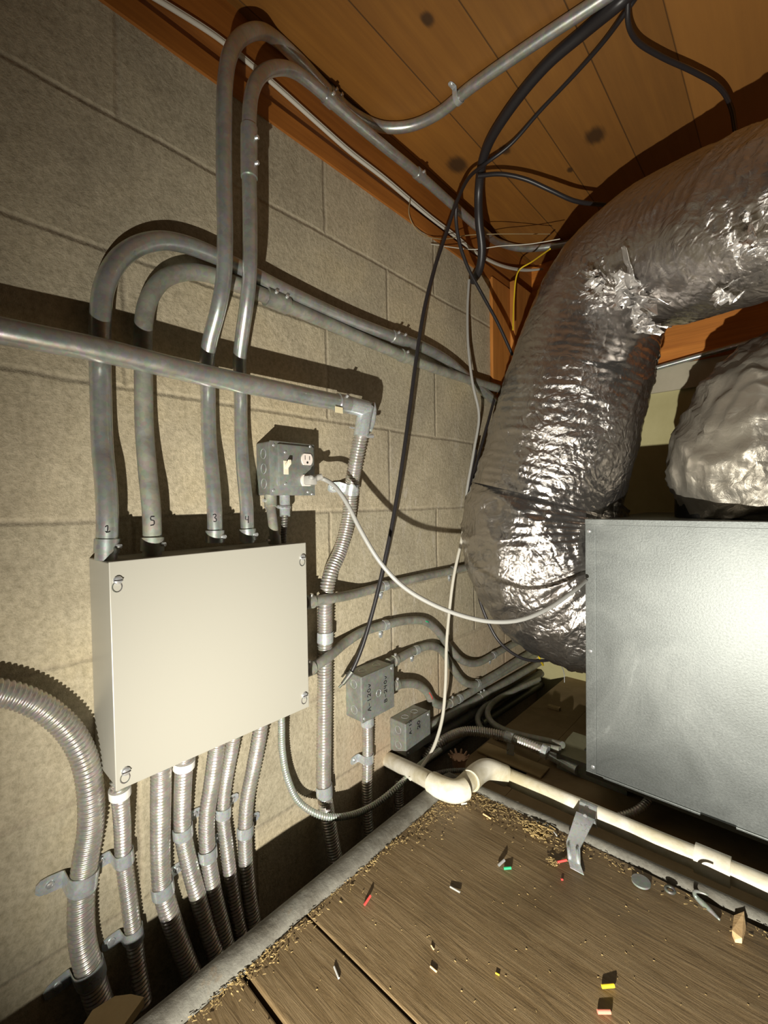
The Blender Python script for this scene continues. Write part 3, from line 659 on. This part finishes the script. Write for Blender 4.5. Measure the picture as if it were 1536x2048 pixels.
hstrap((760, 1174), (776, 1170), .0110, .014, 'small strap on the upper right conduit, left one', -1)
hstrap((897, 1143), (913, 1139), .0110, .014, 'small strap on the upper right conduit, right one', -1)
hstrap((762, 1252), (776, 1249), .0110, .014, 'small strap on top of the high hump conduit', -1)
hstrap((978, 1315), (994, 1306), .0110, .014, 'small strap where the high hump conduit levels out', -1)
hstrap((824, 1303), (838, 1298), .0110, .014, 'small strap on the hump of the junction box conduit', -1)
hstrap((946, 1369), (962, 1364), .0110, .014, 'small strap low on the junction box conduit', -1)
hstrap((911, 1401), (924, 1394), .0112, .014, 'small strap beside the red marked conduit', -1)
i = near(C3, 918, 195); strap(C3[i], unit(C3[i+4]-C3[i-4]), .0124, (0, 0, -1), CZ-C3[i][2], 1, 'strap holding the tallest conduit to the ceiling', wid=.012, tab=.02)
i = near(F8, 1019, 1476); strap(F8[i], unit(F8[i+4]-F8[i-4]), .0132, (0, 0, 1), max(F8[i][2]-FF, .014), 1, 'strap holding dark flexible conduit to the far floor', wid=.02, tab=.024)

# ================================================================ WHITE PVC DRAIN PIPE
pz = -.602; pr = .0183
a = pts([(780, 1521, -.640), (830, 1546, -.598), (872, 1569, -.570)], 'z'); el1 = pts([(866, 1566, -.572), (890, 1578, -.566), (910, 1583, -.566), (928, 1577, -.567)], 'z')
a = [a[0]+(a[0]-a[1])*.2]+a
el2 = pts([(940, 1562, -.568), (958, 1545, -.572), (975, 1538, -.576), (1000, 1547, -.590), (1012, 1552, -.596)], 'z'); b_ = pts([(998, 1546), (1155, 1614), (1300, 1677), (1536, 1776), (1700, 1848)], 'z', pz)
T = thing('drain_pipe', a[1], 'dirty white plastic drain pipe jogging through two elbows', 'pipe')
part('pipe_run', *tube(a, pr, 26, .01, sm=0), M_PVC, T, True, 60)
part('pipe_run', *tube(b_, pr, 26, .01, sm=0), M_PVC, T, True, 60)
part('elbow', *tube(el1, pr+.0035, 26, .004, sm=4), M_PVC, T, True, 60)
part('elbow', *tube(el2, pr+.0035, 26, .004, sm=4), M_PVC, T, True, 60)
part('pipe_run', *tube(pts([(918, 1580), (948, 1552)], 'z', -.568), pr+.001, 26, .004, sm=0), M_PVC, T, True, 60)
part('sleeve', *tube(pts([(1390, 1714), (1462, 1745)], 'z', pz), pr+.0045, 26, .01, sm=0), M_PVC, T, True, 60)
# sheet-metal hanger over the pipe onto the platform
c = P(1170, 1628, 'z', pz); V = []; Fc = []; prof = []
yP = c[1]
for k in range(9):
    th = math.pi*(-.05+.72*k/8)+math.pi*.28; prof.append((c[1]-(-math.cos(th+0))*(-1)*(pr+.002)*-1, c[2]+math.sin(th)*(pr+.002)))
prof = [(yP+math.cos(t_)*(pr+.0022), pz+math.sin(t_)*(pr+.0022)) for t_ in np.linspace(-.2, 3.35, 12)]
q1 = P(1163, 1668, 'y', .835); q2 = P(1162, 1692, 'y', .785); q3 = P(1160, 1728, 'z', FZ+.006)
prof += [(yP-pr-.022, -.578), (q3[1]+.022, -.576), (q3[1], FZ+.004), (q3[1]-.014, FZ+.002)]
def ribbon(prof, cx, wid, th, wmul=None):
    P0 = np.array(prof); d = np.gradient(P0, axis=0); d /= np.linalg.norm(d, axis=1)[:, None]; nr = np.stack([-d[:, 1], d[:, 0]], 1); V = []; m = len(P0)
    for i in range(m):
        w = wid*(wmul[i] if wmul is not None else 1)
        for sx, k in ((-1, 0), (1, 0), (1, 1), (-1, 1)):
            q = P0[i]-nr[i]*th*k; V.append((cx(i)+sx*w/2, q[0], q[1]))
    Fc = [(i*4+k, i*4+(k+1) % 4, i*4+4+(k+1) % 4, i*4+4+k) for i in range(m-1) for k in range(4)]+[(0, 1, 2, 3), tuple(4*(m-1)+k for k in range(4))]
    return V, Fc
xs = np.interp(range(len(prof)), [0, 12, 15], [c[0], q1[0], q3[0]])
T = thing('pipe_hanger', (c[0], yP, pz-.02), 'shiny bent metal hanger clipping the white pipe to the platform', 'bracket')
wm = [1.1]*12+[1.15, .8, .72, .75]
part('hanger_strip', *ribbon(prof, lambda i: xs[i], .029, .0016, wm), M_ZINC, T, True, 35)
part('rib', *join(tube([np.array([xs[13]+s_, prof[13][0]-.0015, prof[13][1]+.001]) for s_ in (-.007,)]+[np.array([xs[14]-.007, prof[14][0], prof[14][1]+.002])], .0025, 8, .01, sm=0),
                  tube([np.array([xs[13]+.007, prof[13][0]-.0015, prof[13][1]+.001]), np.array([xs[14]+.007, prof[14][0], prof[14][1]+.002])], .0025, 8, .01, sm=0)), M_ZINC, T, True)
part('screw', *dome(np.array([xs[12], prof[12][0]-.002, prof[12][1]]), (-.1, -.8, .5), .0045, .003), M_STEEL, T, True, 30)

# ================================================================ FAR FLOOR ITEMS
T = thing('floor_junction_box', P(1150, 1500, 'z', FF), 'flat olive junction box on the far floor beside the plenum', 'electrical box')
a0 = P(1172, 1536, 'z', FF+.01)
bx0 = P(1118, 1506, 'z', FF+.04)
part('box_body', *B((bx0[0]-.005, bx0[1]-.005, FF), (bx0[0]+.16, bx0[1]+.12, FF+.042), .002), M_BOX, T)
part('box_cover', *B((bx0[0]-.008, bx0[1]-.008, FF+.042), (bx0[0]+.163, bx0[1]+.123, FF+.044), .0008), M_OLIVE, T, label='flat olive cover plate')
part('cover_screw', *dome((bx0[0]+.05, bx0[1]+.05, FF+.044), (0, 0, 1), .004, .002), M_SLOT, T)
T = thing('box_connector', P(1140, 1522, 'z', FF+.01), 'knobbly zinc connector end lying against the olive box', 'conduit fitting')
part('connector_shell', *join(cyl(P(1100, 1508, 'z', FF+.02), P(1155, 1540, 'z', FF+.018), .0145, 14, .012), B(P(1125, 1522, 'z', FF)+[-.03, -.02, 0], P(1125, 1522, 'z', FF)+[.04, .005, .02], .004)), M_ZINC, T, True, 40)
solo('wood_offcut', *B(P(965, 1512, 'z', FF)+[-.02, .005, 0], P(965, 1512, 'z', FF)+[.16, .06, .006], .002), M_TANB, 'thin wood offcut beside the dark hole in the far floor', 'wood scrap')
solo('wood_offcut', *B(P(1108, 1418, 'z', FF)+[-.02, -.008, 0], P(1108, 1418, 'z', FF)+[.02, .008, .01], .002), M_TANB, 'small wood chip alone on the far floor by the corner', 'wood scrap')
bc = P(890, 1543, 'z', -.62)
T = thing('ground_bushing', P(918, 1530, 'z', -.64), 'small copper coloured toothed fitting behind the white elbow', 'conduit fitting')
ctr = P(918, 1532, 'z', -.640); V = []; Fc = []
parts_ = [cyl(ctr, ctr+np.array([0, 0, .022]), .016, 14, .019)]
for k in range(10):
    a = 2*math.pi*k/10; parts_.append(cyl(ctr+np.array([.017*math.cos(a), .017*math.sin(a), .02]), ctr+np.array([.026*math.cos(a), .026*math.sin(a), .030]), .0035, 6, .002))
part('toothed_ring', *join(*parts_), M_COPPER, T, True, 40)
V, Fc = tube(pts([(872, 1548), (895, 1543), (930, 1541), (950, 1543)], 'z', -.625), .0062, 14, flex=.0015, pitch=.005); part('armour_tail', V, Fc, M_DARKM, T, True)
# tan scrap in the near corner of the gap
q = [P(x, y, 'z', -.615) for x, y in ((150, 2075), (185, 2020), (230, 1992), (262, 1988), (288, 1994), (262, 2030), (230, 2075))]
V = [tuple(v) for v in q]+[tuple(np.array(v)-[0, 0, .012]) for v in q]; n = len(q)
solo('board_scrap', V, [tuple(range(n)), tuple(range(n, 2*n))]+[(k, (k+1) % n, n+(k+1) % n, n+k) for k in range(n)], M_TANB, 'rounded tan board scrap in the gap at the bottom left', 'wood scrap')

# ================================================================ SHEET METAL PLENUM
px0, pxe, pya, pyb, pz0, pz1 = .418, 1.5, 1.05, 1.62, -.612, -.028
T = thing('sheet_metal_plenum', (.9, 1.3, pz0), 'big galvanised sheet metal plenum box at right', 'duct')
part('plenum_body', *B((px0, pya, pz0), (pxe, pyb, pz1), .0012), M_PLEN, T)
part('corner_flange', *B((px0-.002, pya-.0025, pz0), (px0+.020, pya+.03, pz1), .001), M_ZINC if 0 else M_PLEN, T)
part('top_flange', *B((px0-.002, pya-.004, pz1-.011), (pxe, pya+.02, pz1+.002), .001), M_PLEN, T)
part('bottom_flange', *B((px0-.002, pya-.004, pz0-.002), (pxe, pya+.02, pz0+.010), .001), M_PLEN, T)
for (px, py) in ((1178, 1062), (1181, 1302), (1186, 1534)):
    part('rivet', *dome(P(px, py, 'y', pya-.0025), (0, -1, 0), .0045, .0022), M_STEEL, T, True, 30)

# ================================================================ FOIL FLEXIBLE DUCTS
def duct(spec, seg, step, amp, fn, twist=0):
    c0 = crom([P(a, b, 'w', w) for a, b, w, r in spec], 16); dd = np.r_[0, np.cumsum(np.linalg.norm(np.diff(np.array([P(a, b, 'w', w) for a, b, w, r in spec]), axis=0), axis=1))]
    c, s = resample(c0, step); c = smooth_path(c, int(.02/step)*8); t, a, b = frames(c); th = np.linspace(0, 2*math.pi, seg, endpoint=False)
    rr = np.interp(s/s[-1], dd/dd[-1], [q[3] for q in spec]); rr = np.convolve(np.pad(rr, 8, mode='edge'), np.ones(17)/17, 'valid')
    V = np.zeros((len(c), seg, 3))
    for i in range(len(c)):
        for j in range(seg):
            d = math.cos(th[j])*a[i]+math.sin(th[j])*b[i]; V[i, j] = c[i]+d*(rr[i]+fn(s[i], th[j], c[i]+d*rr[i], s[-1]))
    V = V.reshape(-1, 3); Fc = [(i*seg+j, i*seg+(j+1) % seg, (i+1)*seg+(j+1) % seg, (i+1)*seg+j) for i in range(len(c)-1) for j in range(seg)]
    return V, Fc, c
def ridged(p, f): 
    v = noise.noise(Vector(p*f)); return 1-abs(v)*2
def f_main(s, th, p, L):
    k = noise.noise(Vector(p*3.0)); cr = ridged(p, 9.0)**3; c2 = ridged(p+np.array([3, 1, 2]), 24.0)**3
    amt = .35+.65*max(0, min(1, .5+1.6*noise.noise(Vector(p*2.2+np.array([7, 0, 0])))))
    v = .010*k+amt*(.006*cr+.0030*c2)
    v += .0009*amt*math.cos(2*math.pi*s/.022+th*1.0+3*noise.noise(Vector(p*8)))+amt*.0016*ridged(p*np.array([1, 1, 3.5]), 26.0)**3
    return v
spec = [(1720, 350, .68, .130), (1536, 430, .80, .143), (1400, 478, .94, .155), (1300, 515, 1.05, .161), (1225, 570, 1.13, .163), (1180, 655, 1.17, .165), (1155, 740, 1.19, .176), (1133, 820, 1.20, .184), (1115, 900, 1.21, .188), (1098, 965, 1.22, .192), (1088, 1000, 1.225, .195)]
T = thing('flexible_duct', P(1130, 980, 'w', 1.25), 'large shiny foil duct bending from top right down behind the plenum', 'duct')
V, Fc, dc = duct(spec, 150, .0045, 1, f_main); part('foil_sleeve', V, Fc, M_FOIL, T, True)
def f_boot(s, th, p, L):
    cr = ridged(p, 11.0)**3; c2 = ridged(p, 30.0)**2; return .007*cr+.003*c2+.008*noise.noise(Vector(p*4))+.0012*math.cos(2*math.pi*s/.018)
spec2 = [(1095, 985, 1.25, .197), (1088, 1010, 1.25, .214), (1080, 1050, 1.25, .216), (1085, 1105, 1.245, .212), (1115, 1155, 1.24, .208), (1160, 1185, 1.235, .205), (1212, 1196, 1.235, .204)]
V, Fc, dc2 = duct(spec2, 140, .0045, 1, f_boot); part('foil_collar', V, Fc, M_FOIL, T, True)
# crumpled tape gathers at the inner bend and along the upper run
def gather(px, py, w, n, L, wd, seed, name='foil_gather'):
    rs = random.Random(seed); V = []; Fc = []
    c = P(px, py, 'w', w)
    for k in range(n):
        ang = rs.uniform(0, 2*math.pi); d = unit(RX*math.cos(ang)+UX*math.sin(ang)+(-_f)*rs.uniform(.1, .9)); e = unit(np.cross(d, [rs.uniform(-1, 1) for _ in range(3)]))
        l = L*rs.uniform(.5, 1.1); b0 = len(V); m = 6
        for i in range(m):
            t_ = i/(m-1); q = c+d*l*t_+np.array([rs.uniform(-.006, .006) for _ in range(3)])
            for sg in (-1, -.35, .3, 1): V.append(q+e*wd*sg*(1-t_*.75)+d*rs.uniform(-.003, .003)+(-_f)*rs.uniform(-.006, .008))
        for i in range(m-1):
            for j in range(3): Fc.append((b0+i*4+j, b0+i*4+j+1, b0+i*4+5+j, b0+i*4+4+j))
    return V, Fc
for k, (px, py, w, n, L, wd) in enumerate(((1262, 585, .955, 12, .085, .026), (1285, 650, .985, 7, .05, .018), (1200, 565, .975, 6, .06, .020), (1490, 500, .675, 5, .045, .010), (1440, 600, .80, 5, .04, .012))):
    V, Fc = gather(px, py, w, n, L, wd, 40+k); o = part('foil_gather', V, Fc, M_FOILG, T)
    md = o.modifiers.new('s', 'SOLIDIFY'); md.thickness = .0006
def f_crum(s, th, p, L):
    cr = ridged(p, 7.0)**2; c2 = ridged(p, 19.0)**3; c3 = ridged(p+np.array([1, 5, 0]), 36.0)**2
    return .012*cr+.011*c2+.003*c3+.016*noise.noise(Vector(p*4.5))
T = thing('foil_wrapped_duct', P(1520, 1030, 'y', 1.25), 'crumpled matt foil duct standing on top of the plenum at right', 'duct')
spec3 = [(1550, 1043, .97, .118), (1548, 1000, .97, .122), (1522, 945, .97, .155), (1532, 890, .97, .170), (1585, 835, .97, .175), (1680, 800, .97, .175), (1820, 780, .97, .175)]
V, Fc, _c = duct(spec3, 120, .006, 1, f_crum); part('crumpled_foil', V, Fc, M_FOILM, T, True)
spec4 = [(1490, 1044, 1.17, .146), (1490, 1010, 1.17, .148), (1490, 985, 1.17, .152)]
V, Fc, _c = duct([(1476, 1044, 1.02, .120), (1476, 1010, 1.02, .121), (1480, 955, 1.02, .128)], 80, .006, 1, lambda s, th, p, L: .006*noise.noise(Vector(p*20))); part('black_foot_band', V, Fc, M_BLACKM, T, True, label='black band round the foot')

# ================================================================ CONDUIT ON BACK WALL
conduit('metal_conduit', [P(1180, 774, 'y', YB-.012-.01), P(1292, 742, 'y', YB-.022), P(1420, 706, 'y', YB-.022), P(1560, 668, 'y', YB-.022)], .0085, M_EMT, 'thin conduit along the far wall below the orange board')

# ================================================================ CABLES
def cable(name, path, r, m, label, cat='cable', seg=12, step=.006):
    c, s = centre(path, .003, 8); V, Fc = tube(c, r, seg, step, raw=True, sm=0)
    return solo(name, V, Fc, m, label, cat, smooth=True, sharp=60)
cable('cable', pts([(1290, -40, .79), (1245, 0, .80), (1170, 62, .86), (1090, 132, .93), (1010, 232, 1.04), (970, 305, 1.14), (958, 375, 1.22), (958, 440, 1.26), (964, 500, 1.30), (958, 542, 1.34), (945, 562, 1.38)], 'w'), .0120, M_BLACK, 'thickest black cable hanging from the ceiling')
cable('cable', pts([(1290, -30, .80), (1258, 15, .81), (1210, 80, .88), (1150, 148, .96), (1080, 222, 1.05), (1020, 290, 1.12), (970, 328, 1.15), (938, 355, 1.14), (915, 400, 1.13), (893, 465, 1.12), (868, 540, 1.10), (848, 620, 1.09), (832, 720, 1.08), (815, 850, 1.06), (796, 980, 1.04), (776, 1090, 1.02), (746, 1220, 1.00), (722, 1300, .985), (702, 1345, .975), (685, 1368, .97)], 'w'), .0046, M_BLACK, 'long thin black cable hanging in front of the wall conduits')
solo('cable_connector', *join(cyl(P(704, 1343, 'w', .972), P(686, 1367, 'w', .968), .0062, 12, .0045), cyl(P(686, 1367, 'w', .968), P(678, 1375, 'w', .967), .0028, 8)), M_DARKM, 'small metal connector at the lower end of the long black cable', 'cable connector', smooth=True, sharp=40)
cable('cable', pts([(955, 352, 1.17), (1000, 348, 1.17), (1050, 358, 1.17), (1100, 380, 1.17), (1150, 402, 1.18), (1210, 410, 1.2)], 'w'), .0055, M_BLACK, 'black cable looping right from the thick cable towards the duct')
cable('cable', pts([(1256, 5, .80), (1256, 45, .82), (1272, 80, .85), (1320, 112, .88), (1390, 145, .91), (1440, 176, .94), (1462, 215, .98), (1470, 260, 1.03)], 'w'), .0048, M_BLACK, 'black cable crossing the dark ceiling at upper right')
cable('cable', pts([(913, 400, 1.14), (912, 440, 1.17), (920, 490, 1.22), (938, 540, 1.27), (965, 590, 1.32), (995, 645, 1.37), (1025, 710, 1.42)], 'w'), .0048, M_BLACK, 'thin black cable slanting down past the wooden post')
cable('cable', pts([(952, 900, 1.32), (940, 960, 1.31), (932, 1030, 1.30), (935, 1100, 1.29), (950, 1165, 1.28), (970, 1230, 1.26), (1000, 1285, 1.24), (1045, 1317, 1.24), (1090, 1321, 1.26), (1140, 1308, 1.33)], 'w'), .0042, M_GREYC if 0 else M_BLACK, 'black cable in the corner curving under the foil duct')
cable('cable', pts([(938, 560, 1.36), (935, 620, 1.35), (937, 700, 1.33), (946, 770, 1.32), (958, 830, 1.32), (948, 900, 1.31), (934, 980, 1.30), (931, 1015, 1.3)], 'w'), .0040, M_GREYC, 'thin grey cable hanging beside the wooden post')
cable('cable', pts([(988, 800, 1.42), (972, 860, 1.38), (955, 920, 1.34), (942, 970, 1.31), (936, 1010, 1.30)], 'w'), .0042, M_BLACK, 'short black cable between foil duct and block wall')
cable('cable', pts([(933, 1008, 1.28), (925, 1070, 1.27), (908, 1150, 1.24), (900, 1210, 1.22), (893, 1290, 1.19), (891, 1370, 1.15), (884, 1440, 1.11), (865, 1500, 1.06), (840, 1538, 1.02), (820, 1558, .99)], 'w'), .0042, M_WHITEC, 'off white cable hanging with its loose end over the white pipe')
for k, (d, lb) in enumerate(((0, 'pale cable running along the wooden sill, lower of a pair'), (5, 'pale cable running along the wooden sill, upper of a pair'))):
    q = [(290, -15-d), (345, 18-d), (432, 74-d), (492, 122-d), (560, 180-d), (640, 252-d), (700, 305-d), (768, 358-d), (860, 436-d), (905, 470-d), (950, 505-d*.6)]
    cable('cable', pts(q, 'x', -.003)+pts([(1000, 531-d*.4, .002), (1050, 541-d*.4, .02), (1085, 538, .05)]), .0042 if k == 0 else .0032, M_WHITEC, lb)
cable('wire', pts([(820, 400, 'x', .01), (818, 430, 'x', .012), (835, 462, 'x', .012), (880, 478, 'x', .02), (940, 470, 'x', .05), (1000, 468, 'w', 1.33), (1100, 468, 'w', 1.4)], 'x'), .0013, M_TAN, 'thin brown wire drooping over the sill', 'wire', 8)
cable('wire', pts([(862, 488, 'x', .006), (900, 494, 'x', .02), (950, 499, 'x', .06), (1000, 492, 'w', 1.3), (1060, 488, 'w', 1.28), (1120, 478, 'w', 1.26)], 'x'), .0013, M_WHITEC, 'thin pale wire stretched from the sill to the duct', 'wire', 8)
cable('wire', pts([(1100, 498, 1.3), (1080, 512, 1.38), (1060, 526, 1.45), (1040, 538, 1.48), (1033, 552, 1.48), (1028, 600, 1.48), (1026, 660, 1.46)], 'w'), .0024, M_YEL, 'yellow wire hanging against the dark wood', 'wire', 8)
cable('wire', pts([(1052, 1258, 1.45), (1062, 1272, 1.44), (1072, 1295, 1.44), (1080, 1318, 1.46), (1086, 1330, 1.5)], 'w'), .0036, M_YEL, 'yellow wire at the lower corner under the duct', 'wire', 8)
cable('wire', pts([(1060, 1275, 1.5), (1080, 1290, 1.5), (1100, 1318, 1.5), (1112, 1328, 1.5), (1130, 1305, 1.45)], 'w'), .0022, M_TAN, 'ochre wire tangled beside the yellow wire', 'wire', 8)
cable('wire', pts([(1112, 1306, 1.45), (1120, 1325, 1.42), (1128, 1345, 1.4), (1129, 1365, 1.39)], 'w'), .0013, M_STEEL, 'bare bright wire end dangling below the duct', 'wire', 8)
# power cord with plug
pc = [P(621, 955, 'x', .085)]+pts([(645, 957, .895), (665, 968, .885), (690, 1000, .875), (722, 1062, .87), (760, 1124, .87), (805, 1172, .875), (860, 1206, .88), (920, 1230, .885), (980, 1243, .89), (1040, 1240, .90), (1100, 1215, .92), (1150, 1180, .95), (1172, 1160, .985)], 'w')
T = thing('power_cord', P(612, 961, 'x', fx), 'grey power cord plugged into the outlet and drooping to the plenum', 'power cord')
part('cord', *tube(pc, .0045, 14, .005), M_GREYC, T, True)
pcn = P(611, 961, 'x', fx+.003)
part('plug', *join(B(pcn+[0, -.006, -.009], pcn+[.022, .012, .009], .003), cyl(pcn+[.012, .010, .003], pcn+[.018, .026, .008], .0075, 12, .0055)), M_PLUG, T, True, 40)

# ================================================================ PLATFORM DEBRIS
def wirebit(px, py, ang, L, r, m, label, tilt=.0, z=None, cat='wire scrap', tip=True):
    c = P(px, py, 'z', FZ+r+.0005); d = np.array([math.cos(ang), math.sin(ang), tilt]); d = unit(d)
    if tilt: c = c+np.array([0, 0, abs(d[2])*L/2])
    V, Fc = cyl(c-d*L/2, c+d*L/2, r, 10); return solo('wire_offcut', V, Fc, m, label, cat, smooth=True, sharp=40)
AX = lambda deg: math.radians(deg)
wirebit(1216, 1973, AX(42), .0155, .0022, M_YEL, 'yellow wire offcut near the bottom of the platform', .08)
wirebit(1208, 2024, AX(40), .015, .0023, M_PINK, 'salmon wire offcut nearest the bottom edge', .03)
wirebit(735, 1803, AX(95), .015, .0018, M_RED, 'red wire offcut lying left on the platform', .25)
wirebit(699, 1720, AX(100), .020, .0022, M_PINK, 'red wire offcut against the grey edge board', .1)
wirebit(1015, 1737, AX(40), .012, .0022, M_GREEN, 'green wire offcut in the middle of the platform', .1)
wirebit(1003, 1728, AX(70), .014, .0022, M_STEEL, 'silver wire scrap touching the green offcut', .3)
wirebit(1123, 1725, AX(40), .018, .0018, M_RED, 'red wire offcut left of the metal hanger', .25)
wirebit(1124, 1759, AX(40), .003, .0014, M_RED, 'tiny red wire tip below the other red offcut')
wirebit(910, 1780, AX(0), .018, .0014, M_GREYC, 'curled grey sliver left of centre on the platform', .1)
wirebit(928, 1608, AX(45), .012, .0016, M_WHITEC, 'white wire scrap under the white elbow', .1)
wirebit(1028, 1604, AX(30), .018, .0018, M_WHITEC, 'white wire scrap in the sawdust by the far edge')
wirebit(974, 1633, AX(-10), .018, .0016, M_CHIP, 'cream splinter right of the white elbow', .05)
wirebit(867, 1938, AX(0), .010, .0012, M_CHIP, 'tiny pale splinter low on the platform')
wirebit(995, 1948, AX(10), .005, .001, M_YEL, 'tiny yellow speck of wire low in the middle')
wirebit(673, 1945, AX(-20), .016, .0014, M_GREYC, 'dark grey sliver on the narrow board')
wirebit(865, 1895, AX(-20), .006, .001, M_CHIP, 'tiny pale crumb of wood mid platform')
c = P(1282, 1765, 'z', FZ+.001); solo('metal_slug', *cyl(c, c+np.array([0, 0, .003]), .0135, 26), M_BOX, 'round grey knockout disc by the far edge', 'metal scrap', smooth=True, sharp=40)
c = P(1340, 1786, 'z', FZ+.001)
V, Fc = tube(np.array([c+np.array([.006*math.cos(a), .006*math.sin(a), .005]) for a in np.linspace(0, 2*math.pi, 17)]), .0022, 8, .002, raw=True, sm=0, cap=False)
solo('small_ring', V, Fc, M_DARKM, 'tiny dark ring between the disc and the curled strip', 'metal scrap', smooth=True)
cpth = [P(x, y, 'z', z) for x, y, z in ((1440, 1840, FZ+.003), (1415, 1815, FZ+.003), (1392, 1795, FZ+.004), (1386, 1784, FZ+.01), (1398, 1783, FZ+.02), (1416, 1790, FZ+.02))]
V, Fc = tube(cpth, [.0015, .003, .0042, .003, .002, .0015], 8, .003); solo('curled_strip', V, Fc, M_BOX, 'curled grey plastic strip by the far edge', 'scrap', smooth=True)
V, Fc = B((-.0, 0, 0), (1, 1, 1)); q = [P(x, y, 'z', FZ+.004) for x, y in ((1468, 1832), (1488, 1828), (1492, 1856), (1484, 1882), (1470, 1880), (1464, 1866))]
V = [np.array(v)+[0, 0, .001+.003*(i % 2)] for i, v in enumerate(q)]+[np.array(v)-[0, 0, .0035] for v in q]; n = 6
solo('wood_chip', V, [tuple(range(n)), tuple(range(n, 2*n))]+[(k, (k+1) % n, n+(k+1) % n, n+k) for k in range(n)], M_CHIP, 'pale orange wood chip near the right edge', 'wood scrap')
V, Fc = tube(pts([(1062, 1638), (1085, 1645), (1105, 1658), (1114, 1672)], 'z', FZ+.004), .0012, 6); solo('wire_offcut', V, Fc, M_GREYC, 'thin curved grey wire left of the metal hanger', 'wire scrap', smooth=True)
# scattered sawdust (uncountable): fine flakes along the edges
rs = random.Random(3); V = []; Fc = []
def flake(x, y, z, s, el_=3):
    a = rs.uniform(0, math.pi); l = s*rs.uniform(1, el_); w = s*rs.uniform(.3, .6); tz = rs.uniform(-.3, .3)*s
    u = np.array([math.cos(a), math.sin(a), 0]); v = np.array([-math.sin(a), math.cos(a), 0]); c = np.array([x, y, z]); n = len(V)
    for q in (-u*l-v*w, u*l-v*w+[0, 0, tz], u*l+v*w+[0, 0, tz], -u*l+v*w+[0, 0, rs.uniform(0, s)]): V.append(c+q)
    for q in (-u*l-v*w, u*l-v*w+[0, 0, tz], u*l+v*w+[0, 0, tz], -u*l+v*w): V.append(c+q-np.array([0, 0, .0004]))
    Fc.extend([(n, n+1, n+2, n+3), (n+4, n+5, n+6, n+7), (n, n+1, n+5, n+4), (n+1, n+2, n+6, n+5), (n+2, n+3, n+7, n+6), (n+3, n, n+4, n+7)])
for k in range(1000):      # along the kerb
    y = rs.uniform(.1, .79); dn = .35+.9*max(0, noise.noise(Vector((0, y*9, 3))))+(.8 if y > .62 else 0)+(.5 if .24 < y < .36 else 0)
    if rs.random() > dn: continue
    x = .236+abs(rs.gauss(0, .009+.012*(y > .6))); flake(x, y, FZ+.001+rs.uniform(0, .003), .0009)
for k in range(520):      # along the far edge
    x = .24+abs(rs.gauss(0, .14)) if rs.random() < .75 else rs.uniform(.24, .78); yy = .792+.02*(x-.24)-abs(rs.gauss(0, .013 if x > .5 else .024)); flake(x, yy, FZ+.001+rs.uniform(0, .003), .0010)
for k in range(260): flake(rs.uniform(.24, 1.0), rs.uniform(.2, .77), FZ+.0006, .0007, 2)
for k in range(120):
    c = P(1075, 1662, 'z', FZ); flake(c[0]+rs.gauss(0, .012), c[1]+rs.gauss(0, .008), FZ+.001+rs.uniform(0, .006), .0022, 4)
for k in range(60):
    c = P(1106, 1726, 'z', FZ); flake(c[0]+rs.gauss(0, .004), c[1]+rs.gauss(0, .003), FZ+.001+rs.uniform(0, .004), .0014, 3)
solo('sawdust', V, Fc, M_SAW, 'golden sawdust strewn along the edges of the dark platform', 'sawdust', kind='stuff')

# repeats share a group
for o in bpy.data.objects:
    if 'label' not in o.keys() or o.parent is not None: continue
    for k, g in (('metal_conduit', 'rigid metal conduits on the wall and ceiling'), ('flexible_conduit', 'ribbed flexible metal conduits'), ('conduit_strap', 'screwed conduit straps'),
                 ('wire_offcut', 'wire offcuts scattered on the platform'), ('cable', 'loose cables'), ('wire', 'loose thin wires'), ('junction_box', 'square junction boxes with marker writing'),
                 ('wood_offcut', 'wood scraps on the far floor'), ('armoured_cable', 'thin armoured cables')):
        if o.name.split('.')[0] == k: o['group'] = g
